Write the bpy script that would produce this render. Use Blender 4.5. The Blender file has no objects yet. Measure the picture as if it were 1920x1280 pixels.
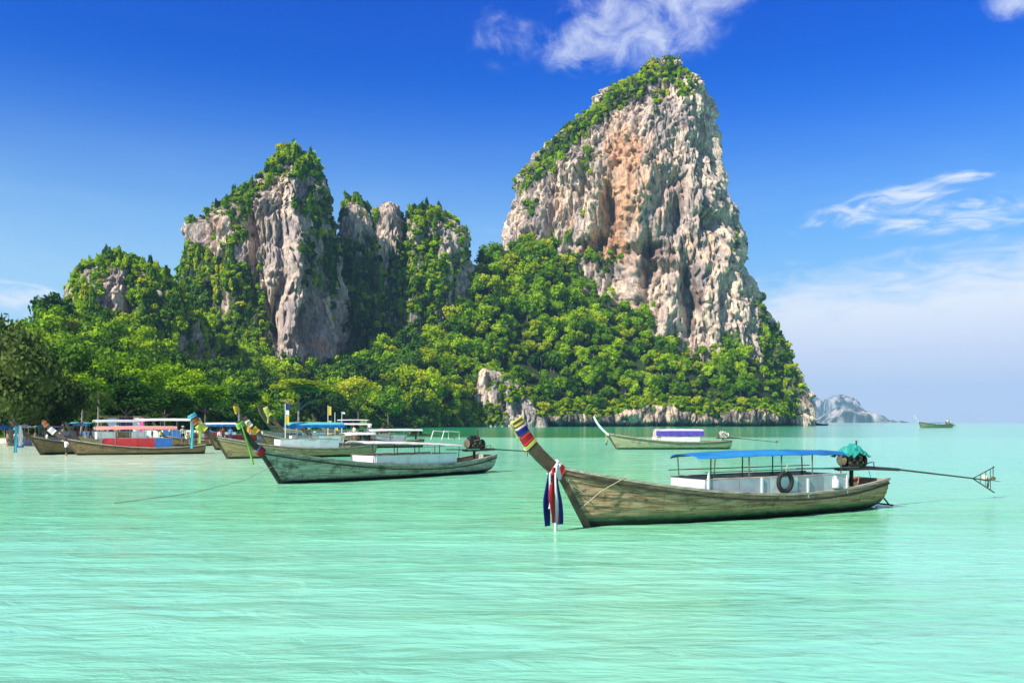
import bpy, math, random
import numpy as np
from mathutils import Vector, Matrix

R = math.radians
random.seed(7)
rng = np.random.default_rng(11)
sc = bpy.context.scene
C = sc.collection

# ------------------------------------------------------------------ camera, sky, sun, exposure
F = 1663.0        # focal length in pixels of a 1920 px wide frame
H = 3.0           # eye height over the water
HOR = 791.0       # row of the horizon
cam_d = bpy.data.cameras.new('camera'); cam = bpy.data.objects.new('camera', cam_d); C.objects.link(cam)
cam_d.sensor_width = 36; cam_d.lens = 36 * F / 1920
cam_d.shift_y = (HOR - 640) / 1920
cam_d.clip_end = 60000; cam_d.clip_start = 0.1
cam.location = (0, 0, H); cam.rotation_euler = (R(90), 0, 0)
sc.camera = cam

SUN = Vector((-0.76, -0.65, 0.0)).normalized() * math.cos(R(42)); SUN.z = math.sin(R(42))
sl = bpy.data.lights.new('sun', 'SUN'); sl.energy = 5.0; sl.angle = R(0.5); sl.color = (1.0, 0.94, 0.84)
so = bpy.data.objects.new('sun', sl); C.objects.link(so)
so.rotation_euler = (-SUN).to_track_quat('-Z', 'Y').to_euler()

sc.view_settings.view_transform = 'Standard'; sc.view_settings.look = 'None'
sc.view_settings.exposure = 0.6; sc.view_settings.gamma = 1
sc.render.engine = 'CYCLES'
sc.cycles.max_bounces = 5; sc.cycles.diffuse_bounces = 1; sc.cycles.glossy_bounces = 2
sc.cycles.transmission_bounces = 3; sc.cycles.volume_bounces = 0; sc.cycles.transparent_max_bounces = 4

w = bpy.data.worlds.new('World'); sc.world = w; w.use_nodes = True
nt = w.node_tree; nt.nodes.clear()

class NB:                      # tiny node-building helper
    def __init__(s, nt): s.nt = nt
    def n(s, t, **k):
        o = s.nt.nodes.new(t)
        for a, b in k.items(): setattr(o, a, b)
        return o
    def put(s, sock, v):
        if isinstance(v, (int, float)): sock.default_value = v
        elif isinstance(v, (tuple, list)):
            v = tuple(v)
            if len(v) == 3 and sock.type == 'RGBA': v = v + (1,)
            sock.default_value = v
        else: s.nt.links.new(v, sock)
    def m(s, op, a, b=0.0, c=None, clamp=False):
        o = s.n('ShaderNodeMath', operation=op, use_clamp=clamp)
        s.put(o.inputs[0], a); s.put(o.inputs[1], b)
        if c is not None: s.put(o.inputs[2], c)
        return o.outputs[0]
    def mix(s, f, a, b, mode='MIX'):
        o = s.n('ShaderNodeMix', data_type='RGBA', blend_type=mode)
        s.put(o.inputs[0], f); s.put(o.inputs[6], a); s.put(o.inputs[7], b)
        return o.outputs[2]
    def ramp(s, f, stops, interp='LINEAR'):
        o = s.n('ShaderNodeValToRGB'); cr = o.color_ramp; cr.interpolation = interp
        while len(cr.elements) < len(stops): cr.elements.new(0.5)
        for e, (p, c) in zip(cr.elements, stops):
            e.position = p; e.color = (c if len(c) == 4 else tuple(c) + (1,)) if not isinstance(c, (int, float)) else (c, c, c, 1)
        s.put(o.inputs[0], f); return o.outputs[0]
    def sstep(s, v, lo, hi):
        o = s.n('ShaderNodeMapRange', interpolation_type='SMOOTHSTEP')
        s.put(o.inputs[0], v); o.inputs[1].default_value = lo; o.inputs[2].default_value = hi
        return o.outputs[0]
    def noise(s, vec, scale, detail=4, rough=0.55, dist=0.0):
        o = s.n('ShaderNodeTexNoise'); s.put(o.inputs['Vector'], vec)
        o.inputs['Scale'].default_value = scale; o.inputs['Detail'].default_value = detail
        o.inputs['Roughness'].default_value = rough; o.inputs['Distortion'].default_value = dist
        return o.outputs[0]
    def mapv(s, vec, scale=(1, 1, 1), loc=(0, 0, 0), rot=(0, 0, 0)):
        o = s.n('ShaderNodeMapping'); s.put(o.inputs[0], vec)
        o.inputs[1].default_value = loc; o.inputs[2].default_value = rot; o.inputs[3].default_value = scale
        return o.outputs[0]
    def comb(s, x, y, z):
        o = s.n('ShaderNodeCombineXYZ')
        for i, v in enumerate((x, y, z)): s.put(o.inputs[i], v)
        return o.outputs[0]
    def sep(s, v):
        o = s.n('ShaderNodeSeparateXYZ'); s.put(o.inputs[0], v); return o.outputs

def build_world():
    b = NB(nt)
    sky = b.n('ShaderNodeTexSky', sky_type='NISHITA')
    sky.sun_disc = False; sky.sun_elevation = R(42); sky.sun_rotation = math.atan2(SUN.x, SUN.y) % (2 * math.pi)
    sky.altitude = 0; sky.air_density = 1.0; sky.dust_density = 0.6; sky.ozone_density = 2.5
    tc = b.n('ShaderNodeTexCoord').outputs['Generated']
    x, y, z = b.sep(tc)
    az = b.m('MULTIPLY', b.m('ARCTAN2', x, y), 57.2958)
    el = b.m('MULTIPLY', b.m('ARCSINE', z), 57.2958)
    # deeper, more saturated tropical blue than the model gives
    hs = b.n('ShaderNodeHueSaturation'); b.put(hs.inputs['Color'], sky.outputs[0])
    hs.inputs['Saturation'].default_value = 1.25; hs.inputs['Value'].default_value = 1.0; hs.inputs['Hue'].default_value = 0.5
    tint = b.ramp(b.m('DIVIDE', el, 60.0), [(0.0, (0.52, 0.72, 0.92)), (0.1, (0.36, 0.76, 1.0)), (0.2, (0.13, 0.78, 1.3)), (0.3, (0.02, 0.62, 1.5)), (0.42, (0.0, 0.47, 1.55)), (0.6, (0.10, 0.34, 0.85)), (1.0, (0.16, 0.26, 0.5))])
    base = b.mix(1.0, hs.outputs[0], tint, 'MULTIPLY')
    # clouds, laid out by direction in the sky
    def blob(a0, e0, ra, re, tilt=0.0):
        ca, sa = math.cos(R(tilt)), math.sin(R(tilt))
        da = b.m('SUBTRACT', az, a0); de = b.m('SUBTRACT', el, e0)
        u = b.m('ADD', b.m('MULTIPLY', da, ca / ra), b.m('MULTIPLY', de, sa / ra))
        v = b.m('ADD', b.m('MULTIPLY', da, -sa / re), b.m('MULTIPLY', de, ca / re))
        d = b.m('ADD', b.m('MULTIPLY', u, u), b.m('MULTIPLY', v, v))
        return b.m('SUBTRACT', 1.0, d, clamp=True)
    vec = b.comb(az, el, 0.0)
    puff = b.noise(b.mapv(vec, (1.0, 1.3, 1), (3.1, 0, 0)), 0.42, 8, 0.66, 0.4)
    wisp = b.noise(b.mapv(vec, (0.30, 1.1, 1), (0, 7, 0), (0, 0, R(12))), 0.9, 8, 0.62, 0.8)
    t = None
    for bl in (blob(8.2, 24.2, 7.0, 3.9, 5), blob(12, 25.5, 4.5, 2.4), b.m('MULTIPLY', blob(-0.5, 23.4, 3.0, 2.2), .62), b.m('MULTIPLY', blob(4.0, 23.0, 3.6, 2.2), .8), blob(29.6, 22.6, 2.2, 1.6), blob(-60, 34, 30, 9), blob(70, 30, 22, 8), blob(160, 36, 40, 10), blob(-130, 28, 24, 8)):
        t = bl if t is None else b.m('MAXIMUM', t, bl)
    cum = b.sstep(b.m('ADD', puff, b.m('MULTIPLY', t, 0.38)), 0.55, 1.12)
    cum = b.m('MULTIPLY', cum, b.sstep(t, 0.0, 0.75))
    t = None
    for bl in (blob(22.6, 12.6, 6.4, 1.3, 10), blob(26.6, 11.7, 6.8, 1.3, 3), blob(27.0, 13.8, 2.2, .6, 0), blob(50, 13, 20, 3), blob(-28.6, 7.0, 5.4, 1.4, 0), blob(-60, 9, 20, 3)):
        t = bl if t is None else b.m('MAXIMUM', t, bl)
    cir = b.sstep(b.m('ADD', wisp, b.m('MULTIPLY', t, 0.30)), 0.60, 0.92)
    cir = b.m('MULTIPLY', cir, b.sstep(t, 0.0, 0.8))
    # low bank of soft cloud filling the right of the horizon
    edge = b.m('ADD', el, b.m('MULTIPLY', b.m('SUBTRACT', wisp, 0.5), 6.0))
    top = b.m('ADD', 8.6, b.m('MULTIPLY', b.m('SUBTRACT', az, 22), 0.10))
    bank = b.sstep(b.m('SUBTRACT', top, edge), -1.8, 2.6)
    bank = b.m('MULTIPLY', bank, b.sstep(az, 5.0, 15.0))
    bank = b.m('MULTIPLY', bank, 0.92)
    lowhaze = b.m('MULTIPLY', b.sstep(b.m('MULTIPLY', el, -1.0), -22.0, 0.5), b.m('SUBTRACT', 0.88, b.m('MULTIPLY', b.sstep(az, -12.0, 20.0), 0.30)))
    veil = b.noise(b.mapv(vec, (0.1, 0.45, 1), (4, 2, 0), (0, 0, R(14))), 0.55, 5, 0.55, 0.5)
    veil = b.m('MULTIPLY', b.sstep(veil, 0.42, 0.85), b.m('MULTIPLY', b.sstep(b.m('MULTIPLY', el, -1.0), -19.0, -6.0), 0.30))
    c = b.mix(lowhaze, base, (5.2, 6.5, 8.5))
    c = b.mix(veil, c, (6.5, 7.4, 8.6))
    c = b.mix(bank, c, b.ramp(b.m('DIVIDE', el, 12.0), [(0.0, (.58, .69, .86)), (.35, (.62, .71, .88)), (.65, (.78, .82, .93)), (1, (.8, .84, .94))]))
    c2 = c
    bankcol = b.ramp(b.m('DIVIDE', el, 12.0), [(0.0, (.70, .79, .92)), (.35, (.71, .76, .92)), (.6, (.86, .89, .95)), (1, (.85, .88, .95))])
    sc10 = b.mix(1.0, bankcol, (9.2, 9.2, 9.2), 'MULTIPLY')
    c = b.mix(bank, b.mix(veil, b.mix(lowhaze, base, (4.8, 7.5, 9.6)), (6.0, 7.8, 9.4)), sc10)
    c = b.mix(b.m('MULTIPLY', cum, 0.78), c, (7.2, 7.8, 8.8))
    c = b.mix(b.m('MULTIPLY', cir, 0.8), c, (7.9, 8.3, 8.9))
    bg = b.n('ShaderNodeBackground'); b.put(bg.inputs[0], c); bg.inputs[1].default_value = 0.08
    out = b.n('ShaderNodeOutputWorld'); nt.links.new(bg.outputs[0], out.inputs[0])
build_world()

# ------------------------------------------------------------------ helpers
def at(px, py, D):            # point seen at a pixel of the photograph at a depth D
    return np.array([(px - 960) / F * D, D, H + (HOR - py) / F * D])
def wat(px, py):              # point of the water seen at a pixel
    D = H * F / (py - HOR); return Vector(((px - 960) / F * D, D, 0))

_p = np.random.default_rng(3).permutation(256); _p = np.concatenate([_p, _p, _p])
_g = np.random.default_rng(5).normal(size=(256, 3)); _g /= np.linalg.norm(_g, axis=1)[:, None]
def pn(x, y, z, seed=0):
    x = np.asarray(x, float) + seed * 17.13; y = np.asarray(y, float) + seed * 5.7; z = np.asarray(z, float) + seed * 9.1
    x, y, z = np.broadcast_arrays(x, y, z)
    xi = np.floor(x).astype(int); yi = np.floor(y).astype(int); zi = np.floor(z).astype(int)
    xf = x - xi; yf = y - yi; zf = z - zi; xi &= 255; yi &= 255; zi &= 255
    f = lambda t: t * t * t * (t * (t * 6 - 15) + 10)
    u, v, w_ = f(xf), f(yf), f(zf)
    def gr(i, j, k):
        g = _g[_p[_p[_p[xi + i] + yi + j] + zi + k] & 255]
        return g[..., 0] * (xf - i) + g[..., 1] * (yf - j) + g[..., 2] * (zf - k)
    L = lambda a, b_, t: a + t * (b_ - a)
    return 1.6 * L(L(L(gr(0, 0, 0), gr(1, 0, 0), u), L(gr(0, 1, 0), gr(1, 1, 0), u), v),
                   L(L(gr(0, 0, 1), gr(1, 0, 1), u), L(gr(0, 1, 1), gr(1, 1, 1), u), v), w_)
def fbm(x, y, z, o=4, seed=0, g=0.5):
    s = 0; a = 1; k = 1
    for i in range(o):
        s = s + a * pn(x * k, y * k, z * k, seed + i); a *= g; k *= 2.03
    return s

def link(name, me, parent=None, kind=None):
    o = bpy.data.objects.new(name, me); C.objects.link(o)
    if parent is not None: o.parent = parent
    if kind: o['kind'] = kind
    return o
def tag(o, label=None, cat=None, group=None, kind=None):
    if label: o['label'] = label
    if cat: o['category'] = cat
    if group: o['group'] = group
    if kind: o['kind'] = kind
    return o
def thing(name, label, cat, loc=(0, 0, 0), rz=0, group=None):
    o = bpy.data.objects.new(name, None); C.objects.link(o)
    o.location = loc; o.rotation_euler = (0, 0, rz); o.empty_display_size = 0.3
    return tag(o, label, cat, group)
def copy_tree(o, parent=None):
    c = o.copy(); C.objects.link(c)
    if parent is not None: c.parent = parent
    for ch in list(o.children): copy_tree(ch, c)
    return c

def grid_mesh(name, P, mat, col=None, closed=False, flip=False, smooth=True):
    nr, nc = P.shape[:2]
    idx = np.arange(nr * nc).reshape(nr, nc)
    if closed: idx = np.concatenate([idx, idx[:, :1]], 1)
    q = np.stack([idx[:-1, :-1], idx[:-1, 1:], idx[1:, 1:], idx[1:, :-1]], -1).reshape(-1, 4)
    if flip: q = q[:, ::-1]
    return np_mesh(name, P.reshape(-1, 3), q, mat, None if col is None else col.reshape(-1, 3), smooth)
def np_mesh(name, V, Q, mat, col=None, smooth=False):
    me = bpy.data.meshes.new(name); n = len(Q); k = Q.shape[1]
    me.vertices.add(len(V)); me.vertices.foreach_set('co', np.ascontiguousarray(V, dtype=np.float32).ravel())
    me.loops.add(n * k); me.loops.foreach_set('vertex_index', np.ascontiguousarray(Q, dtype=np.int32).ravel())
    me.polygons.add(n); me.polygons.foreach_set('loop_start', np.arange(0, n * k, k, dtype=np.int32))
    me.polygons.foreach_set('loop_total', np.full(n, k, dtype=np.int32))
    me.update(calc_edges=True)
    if smooth: me.polygons.foreach_set('use_smooth', np.ones(n, dtype=bool))
    if col is not None:
        a = me.color_attributes.new('Col', 'FLOAT_COLOR', 'POINT')
        a.data.foreach_set('color', np.concatenate([col, np.ones((len(col), 1))], 1).astype(np.float32).ravel())
    if mat: me.materials.append(mat)
    return me

class MB:                      # collects shapes into one mesh
    def __init__(s): s.v = []; s.f = []
    def box(s, c, d, rot=None):
        n = len(s.v); M = rot or Matrix.Identity(3)
        for i in (-1, 1):
            for j in (-1, 1):
                for k in (-1, 1):
                    s.v.append(tuple(Vector(c) + M @ Vector((i * d[0] / 2, j * d[1] / 2, k * d[2] / 2))))
        for q in ((0, 1, 3, 2), (4, 6, 7, 5), (0, 4, 5, 1), (2, 3, 7, 6), (0, 2, 6, 4), (1, 5, 7, 3)):
            s.f.append(tuple(n + i for i in q))
        return s
    def tube(s, pts, r, sides=6, sx=1.0, cap=True):
        pts = [Vector(p) for p in pts]; m = len(pts)
        rs = r if isinstance(r, (list, tuple)) else [r] * m
        n0 = len(s.v)
        for i, p in enumerate(pts):
            d = (pts[min(i + 1, m - 1)] - pts[max(i - 1, 0)]).normalized()
            a = Vector((0, 0, 1)) if abs(d.z) < 0.9 else Vector((1, 0, 0))
            u = d.cross(a).normalized(); v = u.cross(d)
            for k in range(sides):
                t = 2 * math.pi * (k + .5) / sides
                s.v.append(tuple(p + u * math.cos(t) * rs[i] * sx + v * math.sin(t) * rs[i]))
        for i in range(m - 1):
            for k in range(sides):
                a = n0 + i * sides + k; b_ = n0 + i * sides + (k + 1) % sides
                s.f.append((a, b_, b_ + sides, a + sides))
        if cap:
            s.f.append(tuple(n0 + k for k in range(sides))[::-1])
            s.f.append(tuple(n0 + (m - 1) * sides + k for k in range(sides)))
        return s
    def lathe(s, c, prof, sides=14, axis=(0, 0, 1)):
        q = Vector((0, 0, 1)).rotation_difference(Vector(axis)); n0 = len(s.v); c = Vector(c)
        for (r, h) in prof:
            for k in range(sides):
                t = 2 * math.pi * k / sides
                s.v.append(tuple(c + q @ Vector((r * math.cos(t), r * math.sin(t), h))))
        for i in range(len(prof) - 1):
            for k in range(sides):
                a = n0 + i * sides + k; b_ = n0 + i * sides + (k + 1) % sides
                s.f.append((a, b_, b_ + sides, a + sides))
        return s
    def loft(s, rows, closed=False):
        n0 = len(s.v); nc = len(rows[0])
        for r_ in rows:
            for p in r_: s.v.append(tuple(p))
        for i in range(len(rows) - 1):
            for k in range(nc if closed else nc - 1):
                a = n0 + i * nc + k; b_ = n0 + i * nc + (k + 1) % nc
                s.f.append((a, b_, b_ + nc, a + nc))
        return s
    def slab(s, rows, t):       # a sheet with thickness t (downwards / along vector t)
        t = Vector(t); a = [[Vector(p) for p in r_] for r_ in rows]; b_ = [[p + t for p in r_] for r_ in a]
        n = len(a); m = len(a[0])
        s.loft(a); s.loft([r_[::-1] for r_ in b_])
        ring = [(0, j) for j in range(m)] + [(i, m - 1) for i in range(1, n)] + [(n - 1, j) for j in range(m - 2, -1, -1)] + [(i, 0) for i in range(n - 2, -1, -1)]
        s.loft([[b_[i][j] for i, j in ring], [a[i][j] for i, j in ring]])
        return s
    def mesh(s, name, mat, smooth=False):
        me = bpy.data.meshes.new(name); me.from_pydata(s.v, [], s.f); me.update()
        me.materials.append(mat)
        if smooth: me.polygons.foreach_set('use_smooth', [True] * len(me.polygons))
        return me
    def build(s, name, mat, parent=None, smooth=False, kind=None):
        return link(name, s.mesh(name, mat, smooth), parent, kind)

def newmat(name):
    m = bpy.data.materials.new(name); m.use_nodes = True
    b = NB(m.node_tree); bs = m.node_tree.nodes['Principled BSDF']
    return m, b, bs
def mat(name, col, rough=0.7, var=0.25, scale=6.0, bump=0.15, metal=0.0, stretch=(1, 1, 1), dirt=None, transl=0.0, spec=0.4):
    m, b, bs = newmat(name)
    tc = b.n('ShaderNodeTexCoord').outputs['Object']
    v = b.mapv(tc, stretch)
    n1 = b.noise(v, scale, 5, 0.6)
    d = tuple(c * (1 - var) for c in col); l = tuple(min(1, c * (1 + var)) for c in col)
    c = b.ramp(n1, [(0.3, d), (0.7, l)])
    if dirt:
        n2 = b.noise(v, scale * 0.35, 6, 0.7)
        c = b.mix(b.sstep(n2, 0.5, 0.72), c, dirt)
    b.put(bs.inputs['Base Color'], c); bs.inputs['Roughness'].default_value = rough
    bs.inputs['Metallic'].default_value = metal; bs.inputs['Specular IOR Level'].default_value = spec
    if bump:
        bp = b.n('ShaderNodeBump'); bp.inputs['Strength'].default_value = bump; bp.inputs['Distance'].default_value = 0.02
        b.put(bp.inputs['Height'], n1); b.put(bs.inputs['Normal'], bp.outputs[0])
    if transl:
        tr = b.n('ShaderNodeBsdfTranslucent'); b.put(tr.inputs[0], c)
        mx = b.n('ShaderNodeMixShader'); mx.inputs[0].default_value = transl
        nt_ = m.node_tree; nt_.links.new(bs.outputs[0], mx.inputs[1]); nt_.links.new(tr.outputs[0], mx.inputs[2])
        nt_.links.new(mx.outputs[0], nt_.nodes['Material Output'].inputs[0])
    return m
# ------------------------------------------------------------------ materials of the land
def rock_material():
    m, b, bs = newmat('limestone')
    pos = b.n('ShaderNodeNewGeometry').outputs['Position']
    at_ = b.n('ShaderNodeAttribute', attribute_name='Col').outputs['Color']
    v = b.mapv(pos, (1, 1, 0.33))
    n1 = b.noise(v, 0.35, 6, 0.7)
    n2 = b.noise(b.mapv(pos, (1, 1, 0.10)), 0.9, 6, 0.72)
    k = b.ramp(n1, [(0.32, 0.45), (0.45, 0.98), (0.70, 1.25)])
    c = b.mix(1.0, at_, k, 'MULTIPLY')
    k2 = b.ramp(n2, [(0.33, 0.30), (0.44, 1.0), (0.7, 1.2)])
    c = b.mix(1.0, c, k2, 'MULTIPLY')
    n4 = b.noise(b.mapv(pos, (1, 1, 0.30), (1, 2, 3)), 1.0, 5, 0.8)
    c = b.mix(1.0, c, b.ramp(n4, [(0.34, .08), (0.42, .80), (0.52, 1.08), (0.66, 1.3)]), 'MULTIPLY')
    cs = b.n('ShaderNodeSeparateColor'); b.put(cs.inputs[0], at_)
    rocky = b.sstep(b.m('SUBTRACT', cs.outputs[0], cs.outputs[1]), -.015, .005)
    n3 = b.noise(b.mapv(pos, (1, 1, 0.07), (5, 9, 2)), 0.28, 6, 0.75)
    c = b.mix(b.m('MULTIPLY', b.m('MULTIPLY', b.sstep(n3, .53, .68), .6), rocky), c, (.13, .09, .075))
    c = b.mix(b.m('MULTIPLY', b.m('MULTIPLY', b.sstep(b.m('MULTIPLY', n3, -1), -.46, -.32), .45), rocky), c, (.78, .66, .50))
    b.put(bs.inputs['Base Color'], c); bs.inputs['Roughness'].default_value = 0.95; bs.inputs['Specular IOR Level'].default_value = 0.15
    bp = b.n('ShaderNodeBump'); bp.inputs['Strength'].default_value = 1.0; bp.inputs['Distance'].default_value = 1.3
    b.put(bp.inputs['Height'], b.m('ADD', b.m('ADD', n1, b.m('MULTIPLY', n4, 0.8)), b.m('MULTIPLY', n2, 0.6))); b.put(bs.inputs['Normal'], bp.outputs[0])
    return m
M_rock = rock_material()

def leaf_material(name, dark, mid, pale_tone, transl=0.3, nscale=0.03):
    m, b, bs = newmat(name)
    pos = b.n('ShaderNodeNewGeometry').outputs['Position']
    rnd = b.n('ShaderNodeObjectInfo').outputs['Random']
    n = b.noise(pos, nscale, 3, 0.6)
    n2 = b.noise(pos, 0.45, 3, 0.7)
    f = b.m('ADD', b.m('MULTIPLY', rnd, 0.55), b.m('MULTIPLY', b.m('SUBTRACT', n, 0.5), 1.5))
    f = b.m('ADD', f, b.m('MULTIPLY', b.m('SUBTRACT', n2, 0.5), 0.7))
    f = b.m('ADD', f, 0.22, clamp=True)
    c = b.ramp(f, [(0.0, dark), (0.45, mid), (0.85, pale_tone), (1.0, tuple(min(1, x * 1.15) for x in pale_tone))])  # leaf tone differs at random by plant and place
    b.put(bs.inputs['Base Color'], c); bs.inputs['Roughness'].default_value = 0.75; bs.inputs['Specular IOR Level'].default_value = 0.08
    tr = b.n('ShaderNodeBsdfTranslucent'); b.put(tr.inputs[0], c)
    mx = b.n('ShaderNodeMixShader'); mx.inputs[0].default_value = transl
    t = m.node_tree; t.links.new(bs.outputs[0], mx.inputs[1]); t.links.new(tr.outputs[0], mx.inputs[2])
    t.links.new(mx.outputs[0], t.nodes['Material Output'].inputs[0])
    return m
M_leaf = leaf_material('jungle_leaves', (0.022, 0.075, 0.004), (0.18, 0.36, 0.006), (0.46, 0.64, 0.010), 0.35)
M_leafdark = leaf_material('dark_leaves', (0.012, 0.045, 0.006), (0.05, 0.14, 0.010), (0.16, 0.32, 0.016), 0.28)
M_leafyel = leaf_material('yellow_green_leaves', (0.16, 0.26, 0.006), (0.38, 0.49, 0.008), (0.56, 0.58, 0.03), 0.35)
M_cone = leaf_material('needle_foliage', (0.022, 0.045, 0.014), (0.062, 0.105, 0.026), (0.13, 0.18, 0.04), 0.25, 0.1)
M_bark = mat('bark', (0.16, 0.13, 0.10), 0.9, 0.4, 3, 0.4)
M_barkpale = mat('pale_bark', (0.34, 0.30, 0.25), 0.9, 0.3, 3, 0.4)

def ground_material():
    m, b, bs = newmat('forest_floor')
    pos = b.n('ShaderNodeNewGeometry').outputs['Position']
    at_ = b.n('ShaderNodeAttribute', attribute_name='Col').outputs['Color']
    n = b.noise(pos, 0.4, 5, 0.7)
    c = b.mix(1.0, at_, b.ramp(n, [(0.3, 0.6), (0.7, 1.3)]), 'MULTIPLY')
    b.put(bs.inputs['Base Color'], c); bs.inputs['Roughness'].default_value = 1.0; bs.inputs['Specular IOR Level'].default_value = 0.1
    return m
M_ground = ground_material()

# ------------------------------------------------------------------ rock towers
ROCKS = {}
def sdf_ellipses(px, py, L):
    s = np.zeros_like(px)
    for e in L:
        x0, y0, rx, ry, a = e[:5]; tl = R(e[5]) if len(e) > 5 else 0
        dx = px - x0; dy = py - y0
        u = (dx * math.cos(tl) + dy * math.sin(tl)) / rx; v = (-dx * math.sin(tl) + dy * math.cos(tl)) / ry
        s = s + a * np.exp(-(u * u + v * v) ** 1.5)
    return s

def rock(name, left, right, D, b0, stain_shade=(), n=2.6, skew=0.0, nth=400, nz=300, amp=1.0, seed=0, carve=(), orange=(), cream=0.5, grey=(), veg=(), vegbase=0.0, rockmask=(), base=-4.0, front=0.78, kind='structure', label=None, topveg=0.0, dark=0.0, tilt=0.0, drop=3.0, fl_=0.0, fr_=0.3):
    s = D / F
    zl = np.array([H + (HOR - p[1]) * s for p in left]); xl = np.array([(p[0] - 960) * s for p in left])
    zr = np.array([H + (HOR - p[1]) * s for p in right]); xr = np.array([(p[0] - 960) * s for p in right])
    zl = zl - drop * np.clip(zl / zl.max(), 0, 1); zr = zr - drop * np.clip(zr / zr.max(), 0, 1)
    o = np.argsort(zl); zl, xl = zl[o], xl[o]; o = np.argsort(zr); zr, xr = zr[o], xr[o]
    top = min(zl.max(), zr.max())
    t = np.linspace(0, 1, nz); z = base + (top - base) * (1 - (1 - t) ** 1.12)
    XL = np.interp(z, zl, xl); XR = np.interp(z, zr, xr)
    a0 = np.maximum((XR - XL) / 2, 0.3); b_ = b0 * (a0 / a0.max()) ** 0.75
    q_ = np.clip(z / 60, 0, 1); XL = XL * (D - fl_ * q_ * b_) / D; XR = XR * (D - fr_ * q_ * b_) / D       # the widest part of a tower stands nearer than its middle
    a = np.maximum((XR - XL) / 2, 0.3); c = (XL + XR) / 2; am = a.max()
    nf = int(nth * front)
    th = np.concatenate([np.linspace(0, math.pi, nf, endpoint=False), np.linspace(math.pi, 2 * math.pi, nth - nf, endpoint=False)])
    ct, st = np.cos(th), np.sin(th)
    sg = lambda v, e: np.sign(v) * np.abs(v) ** e
    ex, ey = sg(ct, 2 / n), sg(st, 2 / n)
    X = c[:, None] + a[:, None] * ex[None] + skew * a[:, None] * np.maximum(st, 0)[None] ** 2
    Y = D - b_[:, None] * ey[None] * (1 + tilt * ex[None])
    Z = np.repeat(z[:, None], nth, 1)
    # outward direction from the grid itself
    P = np.stack([X, Y, Z], -1)
    du = np.roll(P, -1, 1) - np.roll(P, 1, 1)
    N = np.stack([-du[..., 1], du[..., 0], np.zeros_like(X)], -1)
    sgn = np.sign(np.sum(N[..., :2] * (P[..., :2] - np.stack([c, np.full_like(c, D)], -1)[:, None]), -1)).mean()
    N = N / (np.linalg.norm(N, axis=-1, keepdims=True) + 1e-6) * (1 if sgn > 0 else -1)
    px = 960 + F * X / Y; py = HOR - F * (Z - H) / Y
    # warped limestone: flutes, bulges, cracks, overhangs
    w1 = fbm(X / 30, Y / 30, Z / 40, 3, seed) * 6; w2 = fbm(X / 22, Y / 22, Z / 30, 3, seed + 31) * 7
    xx, yy, zz = X + w1 * .35, Y + w1 * .2, Z + w2 * .8
    big = fbm(xx / 34, yy / 34, zz / 70, 3, seed + 1) * 7.0
    pf = fbm(xx / 19, yy / 19, zz / 52, 3, seed + 41) * 2.6; fl = np.floor(pf); fr = pf - fl; panel = (fl + np.clip((fr - .36) / .28, 0, 1)) * 2.6
    flute = np.abs(pn(xx / 13, yy / 13, zz / 75, seed + 2)) * -5.0 + 2
    r1 = 1 - np.abs(pn(xx / 9.5, yy / 9.5, zz / 30, seed + 3)) * 2.0
    crack = -np.clip(r1 - 0.60, 0, 1) ** 1.2 * 9
    r2 = 1 - np.abs(pn(xx / 4.4, yy / 4.4, zz / 17, seed + 4)) * 2.2
    crack2 = -np.clip(r2 - 0.60, 0, 1) ** 1.1 * 3.5
    bulge = pn(xx / 11, yy / 11, zz / 16, seed + 5) * 1.6
    med = 1.4 - np.abs(pn(xx / 4.8, yy / 4.8, zz / 20, seed + 6)) * 3.0 - np.abs(pn(xx / 2.4, yy / 2.4, zz / 11, seed + 7)) * 2.0
    hole = -np.clip(pn(xx / 3.4, yy / 3.4, zz / 5.5, seed + 26) - .30, 0, 1) * 9 - np.clip(pn(xx / 7, yy / 7, zz / 16, seed + 27) - .40, 0, 1) * 16
    fine = fbm(X / 1.6, Y / 1.6, Z / 4.2, 2, seed + 9) * 1.0 - np.abs(pn(xx / 2.3, yy / 2.3, zz / 9, seed + 33)) * 2.4
    cv = sdf_ellipses(px + w1 * 1.2 + med * 3, py + w2 * 1.5, carve) * 1.35
    lip = np.clip(a / 14, 0.08, 1)[:, None]
    # horizontal ledge overhangs
    led = pn(xx / 26, yy / 26, zz / 8, seed + 8); led = np.sign(led) * np.abs(led) ** .6 * 1.1
    disp = amp * lip * (big + panel + flute + crack + crack2 + bulge + med + hole + fine + led) + cv * (st[None] > 0)
    disp = disp - lip * (np.median(disp[:, st > 0]) + 1.2)
    P = P + N * disp[..., None]
    P[..., 2] += lip * fbm(X / 8, Y / 8, Z / 8, 3, seed + 12) * 1.4 * amp
    P[0, :, 2] = base
    # colours
    g1 = fbm(xx / 16, yy / 16, zz / 45, 4, seed + 14, .6)
    g2 = fbm(xx / 4, yy / 4, zz / 22, 3, seed + 15, .6)
    px2 = 960 + F * P[..., 0] / P[..., 1]; py2 = HOR - F * (P[..., 2] - H) / P[..., 1]
    cr = np.clip(cream + g1 * 0.7 + g2 * 0.8 - sdf_ellipses(px2, py2, grey), 0, 1)[..., None]
    GREY = np.array([0.38, 0.315, 0.285]); CREAM = np.array([0.82, 0.63, 0.47]); OR = np.array([0.66, 0.34, 0.17])
    col = GREY * (1 - cr) + CREAM * cr
    og = np.clip(sdf_ellipses(px2 + 10 * g1, py2, orange) + g2 * .55 * (sdf_ellipses(px2, py2, orange) > .1), 0, 1)[..., None] * 0.85
    col = col * (1 - og) + OR * og
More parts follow.
